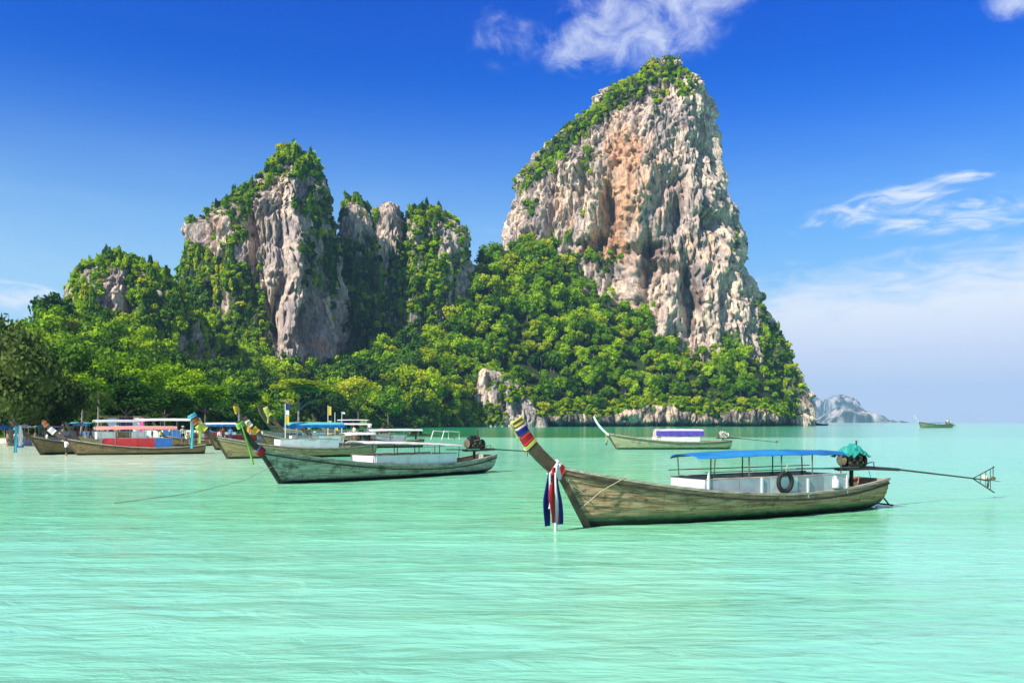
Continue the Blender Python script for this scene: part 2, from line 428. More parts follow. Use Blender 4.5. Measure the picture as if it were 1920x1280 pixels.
    # black algal streaks, plus ellipses painting crevice shade into the colour
    stk = np.clip(fbm(xx / 3.0, yy / 3.0, zz / 34, 3, seed + 17) - 0.25 + dark + sdf_ellipses(px2 + g1 * 14, py2, stain_shade), 0, .62)[..., None] * 1.15
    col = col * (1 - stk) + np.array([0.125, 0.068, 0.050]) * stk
    # plants
    gu = np.gradient(P, axis=1); gv = np.gradient(P, axis=0)
    NN = np.cross(gu, gv); NN /= np.linalg.norm(NN, axis=-1, keepdims=True) + 1e-9
    if np.mean(np.sum(NN * N, -1)) < 0: NN = -NN
    vn = fbm(P[..., 0] / 9, P[..., 1] / 9, P[..., 2] / 14, 4, seed + 20, .6)
    vm = vegbase + sdf_ellipses(px2, py2, veg) - sdf_ellipses(px2, py2, rockmask) + vn * 0.55 + np.clip(NN[..., 2] - 0.25, 0, 1) * 1.0
    vm = vm + topveg * np.clip(1 - (top - P[..., 2]) / 22, 0, 1)
    vm = np.clip((vm - 0.45) * 3.0, 0, 1)
    vm = np.where(np.repeat(st[None] < -0.25, nz, 0), np.maximum(vm, 0.7), vm)
    gcol = np.array([0.03, 0.065, 0.014])
    kk = np.clip((vm - .35) * 1.6, 0, .9)[..., None]
    col = col * (1 - kk) + gcol * kk
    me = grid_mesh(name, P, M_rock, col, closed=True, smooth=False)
    # cap
    ob = link(name, me, None, kind)
    if label: ob['label'] = label
    ROCKS[name + str(seed)] = (P, NN, vm, st)
    return ob, P, NN, vm, st

SHRUB = []   # (x,y,z,sx,sy,sz)  bushes growing on rock
def plant(res, n, smin, smax, vine=0.0, power=1.0, frontonly=False):
    _, P, NN, vm, st = res
    e1 = np.linalg.norm(np.gradient(P, axis=0), axis=-1); e2 = np.linalg.norm(np.gradient(P, axis=1), axis=-1)
    wgt = (vm ** power * e1 * e2).ravel(); cam_side = (st > -0.35)
    wgt = wgt * np.repeat(np.where(cam_side, 1.0, 0.25)[None], P.shape[0], 0).ravel()
    wgt[P[..., 2].ravel() < 1] = 0
    if wgt.sum() <= 0: return
    i = rng.choice(len(wgt), n, p=wgt / wgt.sum())
    p = P.reshape(-1, 3)[i]; nn = NN.reshape(-1, 3)[i]
    s = smin + (smax - smin) * rng.random(n) ** 2
    v = (rng.random(n) < vine)
    for k in range(n):
        sx = s[k]; sz = s[k] * (0.75 + .5 * rng.random())
        if v[k]: sx *= 0.75; sz *= 2.2
        q = p[k] + nn[k] * s[k] * 0.25
        SHRUB.append((q[0], q[1], q[2], sx, sx, sz))

FL = [(940, 800), (944, 560), (948, 460), (955, 410), (967, 362), (976, 338), (1008, 312), (1020, 290), (1035, 268), (1060, 240), (1080, 228), (1110, 208), (1128, 186), (1145, 172), (1170, 158), (1190, 140), (1210, 124), (1230, 116), (1246, 112)]
FR = [(1246, 112), (1262, 114), (1276, 124), (1290, 146), (1302, 158), (1318, 176), (1333, 210), (1343, 262), (1352, 310), (1360, 350), (1370, 400), (1380, 450), (1390, 490), (1405, 525), (1420, 565), (1440, 592), (1458, 624), (1480, 650), (1488, 680), (1493, 720), (1499, 790), (1500, 800)]
cF = [(1142, 405, 14, 60, -11), (1108, 452, 30, 12, -10, -25), (1120, 440, 16, 40, -8), (1275, 375, 14, 50, -10), (1262, 330, 22, 14, -5), (1215, 510, 14, 60, -11), (1296, 540, 13, 75, -13),
      (1245, 500, 35, 14, -7), (1210, 468, 60, 10, -5), (1325, 415, 22, 16, -10), (1318, 268, 10, 40, -5), (1180, 300, 60, 60, 3), (1060, 400, 50, 90, -5), (1200, 400, 40, 60, 4), (1340, 500, 40, 80, 4),
      (1030, 420, 8, 60, -5), (1090, 350, 8, 60, -5), (1165, 560, 40, 25, 4), (1238, 560, 10, 40, -7), (1360, 560, 12, 50, -6), (1472, 740, 10, 60, -8)]
oF = [(1165, 330, 40, 90, .85), (1150, 440, 30, 60, .9), (1175, 270, 30, 40, .6), (1110, 470, 30, 30, .8), (1215, 350, 60, 80, .28), (1180, 590, 60, 30, .45), (1320, 490, 60, 60, .22), (1060, 390, 12, 50, .4), (1190, 480, 50, 60, .25)]
gF = [(1250, 230, 50, 50, .55), (1010, 400, 40, 70, .5), (1235, 450, 50, 40, .3), (1120, 290, 40, 50, .2), (1290, 330, 30, 60, .25)]
vF = [(985, 335, 34, 24, 1.1, -35), (1030, 300, 36, 20, 1.2, -45), (1060, 262, 34, 20, 1.2, -40), (1110, 222, 40, 20, 1.2, -35), (1155, 182, 38, 22, 1.2, -35), (1200, 150, 36, 24, 1.3, -25), (1250, 135, 44, 22, 1.4), (1290, 165, 16, 24, .9, 50), (995, 385, 16, 16, 1.0), (1100, 300, 14, 26, .8), (1095, 395, 10, 12, .8),
      (1470, 715, 44, 90, 1.5), (1440, 640, 26, 40, .75), (1180, 467, 10, 6, .9), (1230, 205, 12, 20, .6), (1380, 470, 8, 60, .8), (1345, 280, 6, 40, .6), (1430, 570, 10, 40, 1.0), (1110, 480, 40, 20, .8), (1150, 505, 30, 20, .8), (1225, 178, 60, 10, .35)]
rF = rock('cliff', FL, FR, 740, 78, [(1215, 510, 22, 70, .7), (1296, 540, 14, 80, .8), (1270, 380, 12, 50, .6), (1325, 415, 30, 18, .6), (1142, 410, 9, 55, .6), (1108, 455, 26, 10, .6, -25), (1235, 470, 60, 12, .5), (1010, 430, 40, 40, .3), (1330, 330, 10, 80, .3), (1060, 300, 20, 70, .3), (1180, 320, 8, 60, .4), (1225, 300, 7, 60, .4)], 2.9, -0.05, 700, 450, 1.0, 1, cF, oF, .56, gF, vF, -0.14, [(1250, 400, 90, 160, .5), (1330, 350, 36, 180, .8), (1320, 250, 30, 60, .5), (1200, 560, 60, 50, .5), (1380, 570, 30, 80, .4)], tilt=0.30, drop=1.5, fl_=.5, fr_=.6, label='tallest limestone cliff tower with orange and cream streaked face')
plant(rF, 3000, 1.5, 4.2, 0.1, 1.5)

CL = [(330, 800), (338, 560), (340, 500), (346, 466), (350, 428), (372, 410), (408, 388), (432, 366), (462, 346), (486, 338), (497, 310), (512, 296), (528, 282), (546, 276)]
CR = [(546, 276), (562, 280), (576, 294), (590, 316), (600, 345), (608, 375), (614, 410), (620, 450), (625, 500), (634, 560), (645, 640), (650, 800)]
cC = [(440, 420, 14, 30, -7), (520, 600, 12, 60, -9, 5), (470, 450, 10, 60, -7), (380, 450, 12, 60, -6), (570, 610, 8, 40, -6), (600, 620, 6, 30, -6), (545, 470, 14, 200, 6), (465, 540, 26, 60, -8), (500, 590, 16, 40, -8)]
vC = [(385, 560, 60, 80, 1.1), (470, 600, 45, 80, 1.3), (440, 500, 30, 60, .8), (600, 420, 34, 130, .42), (520, 300, 30, 22, .8), (440, 365, 40, 16, .9, -25), (455, 425, 22, 36, .6), (360, 520, 22, 60, .7), (570, 310, 30, 30, .7), (400, 640, 60, 40, 1), (620, 520, 14, 100, .5), (515, 330, 20, 20, .4)]
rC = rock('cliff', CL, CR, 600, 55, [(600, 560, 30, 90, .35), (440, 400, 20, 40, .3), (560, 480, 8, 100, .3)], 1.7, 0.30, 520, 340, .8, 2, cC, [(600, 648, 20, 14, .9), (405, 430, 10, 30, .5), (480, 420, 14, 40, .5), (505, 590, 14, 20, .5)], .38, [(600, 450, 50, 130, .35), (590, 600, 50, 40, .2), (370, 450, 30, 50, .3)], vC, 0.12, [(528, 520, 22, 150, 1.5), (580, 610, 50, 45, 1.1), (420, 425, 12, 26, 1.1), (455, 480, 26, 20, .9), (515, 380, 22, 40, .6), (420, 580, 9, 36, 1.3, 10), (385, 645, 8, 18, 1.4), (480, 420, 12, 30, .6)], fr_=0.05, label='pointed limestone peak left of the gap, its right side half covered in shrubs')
plant(rC, 3200, 1.4, 4.2, 0.25, 1.2)

rD1 = rock('cliff', [(630, 800), (636, 560), (641, 460), (644, 400), (650, 374), (664, 363)], [(664, 363), (680, 372), (692, 390), (706, 440), (716, 520), (730, 640), (740, 800)], 650, 34, (), 2.3, 0, 240, 220, .6, 3, (), (), .35, [(680, 470, 40, 60, .2)], [(690, 560, 60, 120, .8), (650, 380, 14, 30, .5)], 0.30, [(668, 408, 14, 24, 1.2)], label='narrow wooded rock spire right of the pointed peak')
rD2 = rock('cliff', [(680, 800), (690, 560), (698, 470), (708, 400), (716, 380), (733, 371)], [(733, 371), (748, 380), (758, 410), (768, 470), (780, 560), (800, 800)], 655, 34, (), 2.6, 0, 240, 220, .6, 4, (), (), .35, (), [(760, 470, 30, 60, .5), (700, 400, 8, 40, .7), (740, 560, 60, 80, .8)], 0.20, [(732, 415, 17, 40, 1.4), (700, 500, 20, 30, .6)], label='flat-topped grey rock spire in the middle of the ridge')
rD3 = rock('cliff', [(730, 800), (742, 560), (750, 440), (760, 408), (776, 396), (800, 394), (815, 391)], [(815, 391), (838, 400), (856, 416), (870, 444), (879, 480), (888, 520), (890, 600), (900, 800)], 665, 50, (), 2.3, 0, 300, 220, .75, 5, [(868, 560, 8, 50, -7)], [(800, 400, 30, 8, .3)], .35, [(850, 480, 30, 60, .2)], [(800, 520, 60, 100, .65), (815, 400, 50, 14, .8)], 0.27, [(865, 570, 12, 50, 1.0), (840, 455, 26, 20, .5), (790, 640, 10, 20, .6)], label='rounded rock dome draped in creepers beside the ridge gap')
plant(rD1, 1000, 1.5, 4.2, 0.15); plant(rD2, 900, 1.5, 4.0, 0.15); plant(rD3, 2000, 1.4, 4.2, 0.2)
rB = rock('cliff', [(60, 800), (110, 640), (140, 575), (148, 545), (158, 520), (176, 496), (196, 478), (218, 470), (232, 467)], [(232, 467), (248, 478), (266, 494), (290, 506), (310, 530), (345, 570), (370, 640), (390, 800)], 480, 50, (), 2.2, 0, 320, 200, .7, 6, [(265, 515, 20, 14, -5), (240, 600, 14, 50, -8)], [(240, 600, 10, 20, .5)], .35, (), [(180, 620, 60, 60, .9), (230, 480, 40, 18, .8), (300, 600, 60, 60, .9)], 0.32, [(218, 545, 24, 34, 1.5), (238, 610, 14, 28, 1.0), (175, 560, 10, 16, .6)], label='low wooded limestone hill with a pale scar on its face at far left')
plant(rB, 2200, 1.4, 4.0, 0.25)
# outcrop on the shore and boulders
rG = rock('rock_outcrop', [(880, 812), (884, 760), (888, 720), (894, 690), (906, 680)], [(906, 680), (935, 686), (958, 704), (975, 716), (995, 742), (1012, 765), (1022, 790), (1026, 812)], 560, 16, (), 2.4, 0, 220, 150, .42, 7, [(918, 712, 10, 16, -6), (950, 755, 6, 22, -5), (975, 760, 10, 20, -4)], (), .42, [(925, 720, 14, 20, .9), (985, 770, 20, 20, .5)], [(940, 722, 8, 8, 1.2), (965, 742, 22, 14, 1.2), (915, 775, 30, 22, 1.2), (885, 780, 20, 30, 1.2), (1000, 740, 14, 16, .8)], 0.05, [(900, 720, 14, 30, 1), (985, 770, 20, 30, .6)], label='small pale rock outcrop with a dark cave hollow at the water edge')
plant(rG, 420, 1.0, 2.4, 0)

# ------------------------------------------------------------------ wooded slopes
COLS = np.array([  # px, shoreline depth, forest start, depth of the top, row of the top
    (-700, 80, 130, 260, 660), (-300, 88, 140, 300, 650), (0, 95, 158, 330, 655), (130, 100, 175, 380, 628), (250, 115, 195, 440, 640), (350, 150, 235, 520, 660), (420, 250, 300, 545, 672),
    (520, 360, 378, 565, 690), (640, 430, 442, 590, 680), (740, 480, 490, 605, 655), (800, 500, 508, 620, 625), (860, 520, 528, 640, 575), (905, 545, 552, 670, 520), (945, 560, 566, 690, 488), (1010, 570, 575, 700, 462), (1060, 575, 580, 700, 472),
    (1110, 582, 588, 700, 492), (1150, 588, 594, 700, 516), (1200, 596, 602, 700, 556), (1250, 600, 606, 700, 590), (1300, 605, 611, 700, 606), (1345, 608, 614, 705, 600), (1380, 610, 616, 705, 584), (1420, 615, 620, 710, 612), (1460, 630, 635, 710, 650), (1490, 660, 664, 715, 770), (1500, 700, 702, 720, 792)])
def cols(px): return [np.interp(px, COLS[:, 0], COLS[:, i]) for i in range(1, 5)]
def shore_h(px): return 6.5 + 7.5 * np.exp(-((px - 1235) / 75) ** 2) + 5.5 * np.exp(-((px - 1410) / 60) ** 2) + 1.5 * np.exp(-((px - 1110) / 40) ** 2)
def land_z(X, Y):
    px = 960 + F * X / Y
    sh, ds, dt, pt = cols(px)
    zt = H + (HOR - pt) * dt / F - 4
    v = (Y - ds) / (dt - ds)
    left = np.clip((800 - px) / 300, 0, 1)
    pw = 0.88 + 1.3 * left
    sb = np.clip(1 - left, 0, 1) * (shore_h(px) - 2.5)
    up = 1.2 + sb + (zt - 1.2 - sb) * np.clip(v, 0, 1.15) ** pw
    ridge = fbm(X / 45, Y / 45, 0.3, 3, 40) * 9 * np.clip(v * 3, 0, 1) * np.clip(zt / 40, 0, 1)
    flat = -1.0 + (Y - sh) / np.maximum(ds - sh, 1) * 2.2
    return np.where(v > 0, up + ridge, np.clip(flat, -2.5, 99)), v, px
pxs = np.linspace(-700, 1499, 420); vs = np.concatenate([np.linspace(-0.35, 0, 12)[:-1], np.linspace(0.0, 1.35, 110)])
PX, VV = np.meshgrid(pxs, vs)
sh, ds, dt, pt = cols(PX)
YY = np.where(VV < 0, ds + VV / 0.35 * (ds - sh + 14), ds + VV * (dt - ds)); XX = (PX - 960) / F * YY
ZZ, v_, _ = land_z(XX, YY)
sandm = np.clip(np.clip((-v_) * 8 + 0.3, 0, 1) * np.clip((430 - PX) / 60, 0, 1), 0, 1)[..., None]
lc = np.array([.78, .70, .56]) * sandm + np.array([.03, .05, .014]) * (1 - sandm)
link('hillside', grid_mesh('hillside', np.stack([XX, YY, ZZ], -1), M_ground, lc), None, 'structure')

# shore cliffs under the jungle: undercut, pale and dark limestone
def shore_rock():
    pxa = np.linspace(1010, 1502, 620); nz = 44
    sh, ds, dt, pt = cols(pxa)
    base = sh - 1.0
    X0 = (pxa - 960) / F * base
    hgt = shore_h(pxa) + 2.5 * np.clip(fbm(X0 / 12, 0.0, 0.0, 2, 77), -1, 1)
    t = np.linspace(0, 1, nz)
    X = np.repeat(X0[None], nz, 0); Z = -1.0 + t[:, None] * (hgt[None] + 1); Y = np.repeat(base[None], nz, 0)
    under = 3.2 * np.exp(-((Z - 1.0) / 1.6) ** 2)
    rnd = 9 * np.clip(t - 0.6, 0, 1)[:, None] ** 1.6
    d = fbm(X / 9, Y / 9, Z / 14, 3, 70) * 3.2 - np.clip(.55 - np.abs(pn(X / 5, Y / 5, Z / 14, 71)) * 2.4, 0, 1) * 4 + fbm(X / 2.5, Y / 2.5, Z / 3.4, 3, 73) * 1.0
    P = np.stack([X, Y + under + rnd - d, Z], -1)
    g = fbm(X / 8, Y / 8, Z / 10, 3, 75)
    spot = np.exp(-((pxa - 1230) / 80) ** 2)[None] + .35 * np.exp(-((pxa - 1440) / 40) ** 2)[None]
    cr = np.clip(0.02 + g * 1.3 + spot * .55, 0, 1)[..., None]
    col = np.array([.13, .11, .10]) * (1 - cr) + np.array([.74, .54, .38]) * cr
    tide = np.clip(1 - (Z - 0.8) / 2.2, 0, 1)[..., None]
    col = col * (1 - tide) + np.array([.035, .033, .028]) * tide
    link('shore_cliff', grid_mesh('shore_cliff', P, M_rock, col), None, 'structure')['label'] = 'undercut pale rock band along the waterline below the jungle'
shore_rock()
# ------------------------------------------------------------------ trees
def crown_mesh(name, nlobe, nleaf, ls, mat_, flat=0.8, spread=0.62, seed=0, core=True, droop=0.0):
    g = np.random.default_rng(seed)
    L = g.normal(size=(nlobe, 3)); L /= np.linalg.norm(L, axis=1)[:, None]
    L *= spread * g.random((nlobe, 1)) ** 0.4; L[:, 2] = L[:, 2] * flat
    r = (0.26 + 0.26 * g.random(nlobe)) * (1 if nlobe < 12 else .85)
    k = g.choice(nlobe, nleaf, p=r ** 2 / (r ** 2).sum())
    d = g.normal(size=(nleaf, 3)); d[:, 2] = d[:, 2] * .8 + 0.35; d /= np.linalg.norm(d, axis=1)[:, None]
    c = L[k] + d * (r[k] * (0.70 + .62 * g.random(nleaf) ** 2))[:, None] * np.array([1, 1, flat + .05])
    n = d + g.normal(size=(nleaf, 3)) * 0.7; n /= np.linalg.norm(n, axis=1)[:, None]
    u = np.cross(n, g.normal(size=(nleaf, 3))); u /= np.linalg.norm(u, axis=1)[:, None]; v = np.cross(n, u)
    if droop: v = v + np.array([0, 0, -droop]); 
    s = ls * (0.6 + .8 * g.random((nleaf, 1)))
    V = np.stack([c - u * s, c - v * s * .7, c + u * s, c + v * s * .7], 1).reshape(-1, 3)
    Q = np.arange(nleaf * 4).reshape(-1, 4)
    if core:  # solid cores added inside the lobes to block light
        cv = []; cq = []
        for i in range(nlobe):
            n0 = len(V) + len(cv); rr = r[i] * 0.62
            for a in range(4):
                for b_ in range(6):
                    la = math.pi * (a + .5) / 4; lo = 2 * math.pi * b_ / 6
                    cv.append(L[i] + rr * np.array([math.sin(la) * math.cos(lo), math.sin(la) * math.sin(lo), math.cos(la) * flat]))
            for a in range(3):
                for b_ in range(6): cq.append((n0 + a * 6 + b_, n0 + (a + 1) * 6 + b_, n0 + (a + 1) * 6 + (b_ + 1) % 6, n0 + a * 6 + (b_ + 1) % 6))
        V = np.concatenate([V, np.array(cv)]); Q = np.concatenate([Q, np.array(cq)])
    return np_mesh(name, V, Q, mat_)

def trunk_mesh(name, seed, mat_, lean=0.1, h=1.5, r=0.07, limbs=4, top=1.0):
    g = random.Random(seed); m = MB()
    pts = [(0, 0, -0.35)]; x = y = 0
    for i in range(1, 6):
        x += g.uniform(-1, 1) * lean; y += g.uniform(-1, 1) * lean; pts.append((x, y, h * i / 5))
    m.tube(pts, [r * 1.4, r, r * .9, r * .8, r * .7, r * .5], 7)
    for k in range(limbs):
        i = g.randint(2, 4); p = Vector(pts[i]); a = 2 * math.pi * k / limbs + g.random()
        q = p + Vector((math.cos(a) * .5, math.sin(a) * .5, .35 * top)); m.tube([p, (p + q) / 2 + Vector((0, 0, .04)), q], [r * .5, r * .38, r * .15], 5)
    return m.mesh(name, mat_)

CROWN = [crown_mesh('crown', [9, 16, 13, 22, 14, 11][i], 1000, [.12, .10, .11, .09, .11, .13][i], [M_leaf, M_leaf, M_leafyel, M_leaf, M_leafdark, M_leaf][i], [.7, 1.05, .75, .9, .8, 1.2][i], [.8, .95, .85, 1.0, .85, .8][i], 100 + i) for i in range(6)]
CROWN_FINE = [crown_mesh('crown', 18, 3800, 0.055, [M_leafdark, M_leaf, M_leafdark][i], .9, .85, 150 + i) for i in range(3)]
TRUNK = [trunk_mesh('trunk', 10 + i, M_barkpale if i % 2 else M_bark) for i in range(3)]
SHR = [crown_mesh('foliage', 5, 260, 0.20, [M_leaf, M_leaf, M_leafyel, M_leafdark][i], 0.8, .5, 200 + i) for i in range(4)]

# candidate positions over the slopes
cand = []
for X in np.arange(-420, 330, 5.7):
    for Y in np.arange(140, 720, 5.7):
        x = X + rng.uniform(-3, 3); y = Y + rng.uniform(-3, 3)
        px = 960 + F * x / y
        if -690 < px < 1492: cand.append((x, y))
cand = np.array(cand)
zz_, vv_, pp_ = land_z(cand[:, 0], cand[:, 1])
keep = (vv_ > 0.0) & (vv_ < 1.06)
cand, zz_, vv_, pp_ = cand[keep], zz_[keep], vv_[keep], pp_[keep]
sz = 2.6 + 5.2 * rng.random(len(cand)) ** 1.5
sz *= np.where(pp_ > 800, np.interp(vv_, [0, .12, 1], [.62, .85, 1.0]), 1.0)
sz = sz * np.clip(np.interp(pp_, [-200, 700, 1000, 1400, 1492], [1.05, 1.1, 1.1, .9, .6]), .5, 2)
clump = fbm(cand[:, 0] / 26, cand[:, 1] / 26, 0.0, 3, 55)
sz *= 1 + 0.22 * clump
# which crowns show largest from the beach: coarse z-buffer
W_, H_ = 480, 200
zb = np.full((H_, W_), 1e9); ib = np.full((H_, W_), -1)
cz = zz_ + sz * (.75 + .7 * rng.random(len(cand)))
for i in np.argsort(cand[:, 1]):
    x, y = cand[i]; u = (960 + F * x / y) / 4; v = (HOR - F * (cz[i] - H) / y) / 4; r_ = F * sz[i] * .85 / y / 4
    u0, u1, v0, v1 = int(max(0, u - r_)), int(min(W_, u + r_ + 1)), int(max(0, v - r_ * .8)), int(min(H_, v + r_ * .8 + 1))
    if u0 >= u1 or v0 >= v1: continue
    sub = ib[v0:v1, u0:u1]; sub[sub < 0] = i
vis = np.bincount(ib[ib >= 0], minlength=len(cand))
order = np.argsort(-vis)
single = order[:285]; single = [i for i in single if vis[i] > 0]
sset = set(single)
TREE_LABEL = ['broad-leaved jungle tree in the canopy covering the steep slope', 'broad-leaved jungle tree in the canopy covering the steep slope', 'yellow-green jungle tree among darker neighbours on the slope', 'broad-leaved jungle tree in the canopy covering the steep slope', 'dark green jungle tree in the shaded canopy of the slope', 'broad-leaved jungle tree in the canopy covering the steep slope']
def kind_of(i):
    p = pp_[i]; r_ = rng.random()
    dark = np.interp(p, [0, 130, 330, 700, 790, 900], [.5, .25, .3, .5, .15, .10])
    if 630 < p < 790 and vv_[i] > .4: dark = .85  # shade of the valley between the peaks put in as darker leaves
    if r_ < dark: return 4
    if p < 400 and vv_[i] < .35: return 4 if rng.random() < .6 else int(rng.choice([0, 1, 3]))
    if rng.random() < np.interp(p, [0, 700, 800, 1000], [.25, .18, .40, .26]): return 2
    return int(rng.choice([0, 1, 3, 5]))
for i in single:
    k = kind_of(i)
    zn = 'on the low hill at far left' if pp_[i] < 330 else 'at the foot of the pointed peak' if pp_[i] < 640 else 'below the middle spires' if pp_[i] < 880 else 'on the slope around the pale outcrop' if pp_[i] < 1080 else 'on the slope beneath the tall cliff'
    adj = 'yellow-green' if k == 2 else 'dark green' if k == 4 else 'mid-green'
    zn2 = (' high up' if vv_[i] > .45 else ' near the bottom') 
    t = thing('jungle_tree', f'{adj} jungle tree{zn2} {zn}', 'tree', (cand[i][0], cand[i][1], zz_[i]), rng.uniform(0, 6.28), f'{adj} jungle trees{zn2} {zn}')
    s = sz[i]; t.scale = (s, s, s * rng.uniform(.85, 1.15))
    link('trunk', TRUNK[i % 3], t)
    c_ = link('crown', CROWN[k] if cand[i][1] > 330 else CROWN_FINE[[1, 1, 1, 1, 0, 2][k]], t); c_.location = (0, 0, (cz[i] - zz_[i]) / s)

def scatter(name, pts, sources, label):
    """one geometry-nodes object that repeats the foliage of real plants in the scene"""
    me = bpy.data.meshes.new(name); n = len(pts); P = np.array([p[:3] for p in pts])
    me.vertices.add(n); me.vertices.foreach_set('co', P.astype(np.float32).ravel())
    a = me.attributes.new('scl', 'FLOAT_VECTOR', 'POINT'); a.data.foreach_set('vector', np.array([p[3:6] for p in pts], dtype=np.float32).ravel())
    a = me.attributes.new('rot', 'FLOAT_VECTOR', 'POINT'); rr = np.zeros((n, 3), dtype=np.float32); rr[:, 2] = rng.random(n) * 6.28; rr[:, :2] = rng.normal(size=(n, 2)) * .15
    a.data.foreach_set('vector', rr.ravel())
    a = me.attributes.new('idx', 'INT', 'POINT'); a.data.foreach_set('value', np.array([p[6] for p in pts], dtype=np.int32))
    o = link(name, me, None, 'stuff'); o['label'] = label
    g = bpy.data.node_groups.new(name, 'GeometryNodeTree')
    g.interface.new_socket('Geometry', in_out='INPUT', socket_type='NodeSocketGeometry')
    g.interface.new_socket('Geometry', in_out='OUTPUT', socket_type='NodeSocketGeometry')
    gi = g.nodes.new('NodeGroupInput'); go = g.nodes.new('NodeGroupOutput')
    ip = g.nodes.new('GeometryNodeInstanceOnPoints'); ip.inputs['Pick Instance'].default_value = True
    jn = g.nodes.new('GeometryNodeJoinGeometry')
    for s in reversed(sources):
        oi = g.nodes.new('GeometryNodeObjectInfo'); oi.transform_space = 'ORIGINAL'
        oi.inputs['Object'].default_value = s; oi.inputs['As Instance'].default_value = True
        g.links.new(oi.outputs['Geometry'], jn.inputs[0])
    def attr(nm, ty):
        x = g.nodes.new('GeometryNodeInputNamedAttribute'); x.data_type = ty; x.inputs[0].default_value = nm; return x.outputs['Attribute']
    g.links.new(gi.outputs[0], ip.inputs['Points']); g.links.new(jn.outputs[0], ip.inputs['Instance'])
    g.links.new(attr('idx', 'INT'), ip.inputs['Instance Index'])
    g.links.new(attr('rot', 'FLOAT_VECTOR'), ip.inputs['Rotation']); g.links.new(attr('scl', 'FLOAT_VECTOR'), ip.inputs['Scale'])
    g.links.new(ip.outputs[0], go.inputs[0])
    md = o.modifiers.new('scatter', 'NODES'); md.node_group = g
    return o

# source foliage for the scatters: crowns of trees and shrubs that stand in the scene
src_crowns = []
for k in range(6):
    for o in C.objects:
        if o.name.startswith('crown') and o.data is CROWN[k]: src_crowns.append(o); break
    else:
        i = single[k]; src_crowns.append(link('crown', CROWN[k], bpy.data.objects['jungle_tree']))
pts = []
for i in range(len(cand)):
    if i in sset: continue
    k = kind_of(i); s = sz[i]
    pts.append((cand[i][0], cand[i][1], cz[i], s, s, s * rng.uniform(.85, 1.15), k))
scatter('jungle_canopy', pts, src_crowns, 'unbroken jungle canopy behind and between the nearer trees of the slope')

shore_sh = []
for k, (px, py, D) in enumerate([(905, 790, 556), (1015, 793, 572), (1120, 786, 584), (1345, 783, 608)]):
    x, y, z = at(px, py, D); s = 3.2
    t = thing('shore_shrub', ['bushy shrub at the foot of the pale rock outcrop by the water', 'green shrub overhanging the waterline just right of the pale outcrop', 'green shrub on the dark rock band left of the pale undercut', 'dark green shrub on the rock band right of the pale undercut'][k], 'shrub', (x, y, z))
    t.scale = (s, s, s * .9)
    f_ = link('foliage', SHR[k], t); f_.location = (0, 0, .5)
    st = MB().tube([(0, 0, -.6), (.05, 0, .0), (0, .04, .5)], [.07, .06, .03], 6).build('stem', M_bark, t)
    shore_sh.append(f_)
bp = []
for s in SHRUB:
    px = 960 + F * s[0] / s[1]
    dark = np.interp(px, [100, 330, 560, 640, 780, 850, 950], [.12, .18, .5, .7, .35, .25, .12])  # extra dark leaves stand in for shade on the peak's right side
    r_ = rng.random()
    k = 3 if r_ < dark else (2 if r_ > .80 else int(rng.integers(0, 2)))
    bp.append(s + (k,))
# low bushes tumbling over the shore rock edge and over the slope floor
for j in range(1500):
    px = rng.uniform(800, 1492); sh, ds, dt, pt = [float(q) for q in cols(px)]
    y = ds + rng.uniform(-3, 8); x = (px - 960) / F * y
    z = float(land_z(np.array([x]), np.array([max(y, ds + .1)]))[0][0]) + rng.uniform(-1.5, 2.5)
    s = rng.uniform(1.4, 3.6); bp.append((x, y, z, s, s, s * rng.uniform(.7, 1.2), int(rng.choice([0, 1, 2, 2, 0, 3]))))
for j in range(1300):
    px = rng.uniform(-150, 800); sh, ds, dt, pt = [float(q) for q in cols(px)]
    y = ds + rng.uniform(-8, 14) - (10 if px < 300 else 0); x = (px - 960) / F * y
    z = float(land_z(np.array([x]), np.array([y]))[0][0]) + rng.uniform(-.3, 1.2)
    s = rng.uniform(1.0, 2.3) * (1 + y / 300); bp.append((x, y, z, s, s, s * rng.uniform(.7, 1.3), int(rng.choice([3, 3, 3, 0, 3]))))
scatter('cliff_shrubs', bp, shore_sh, 'shrubs and creepers growing on ledges of the limestone cliffs')

# ---- single trees behind the beach
def big_tree(name, label, px, pyb, D, h, R_, mesh_k, group=None, flat=1.0, lobes=10, leaf=.075, nleaf=2600, m_=None, seed=0, hb=.45, bark=None):
    x, y, _ = at(px, 791, D); z = float(land_z(np.array([x]), np.array([y]))[0][0]); z = max(z, 0.3)
    t = thing(name, label, 'tree', (x, y, z), rng.uniform(0, 6.28), group)
    cm = crown_mesh('crown', lobes, nleaf, leaf, m_ or M_leaf, .8, .66, 300 + seed)
    c_ = link('crown', cm, t); c_.scale = (R_, R_, h * (1 - hb) / 1.6 * flat); c_.location = (0, 0, h - h * (1 - hb) / 2.2 * flat)
    m = MB(); g = random.Random(seed)
    pts = [(0, 0, -.3), (g.uniform(-.3, .3), 0, h * .2), (g.uniform(-.5, .5), g.uniform(-.4, .4), h * .45), (g.uniform(-.8, .8), 0, h * .75)]
    m.tube(pts, [h * .028, h * .022, h * .018, h * .008], 8)
    for q in range(5):
        a = 6.28 * q / 5 + g.random(); p0 = Vector(pts[2]) * (.8 + .1 * g.random()); p1 = p0 + Vector((math.cos(a) * R_ * .6, math.sin(a) * R_ * .6, h * .2))
        m.tube([p0, (p0 + p1) / 2 + Vector((0, 0, h * .04)), p1], [h * .012, h * .008, h * .003], 6)
    m.build('trunk', bark or M_bark, t, True)
    return t
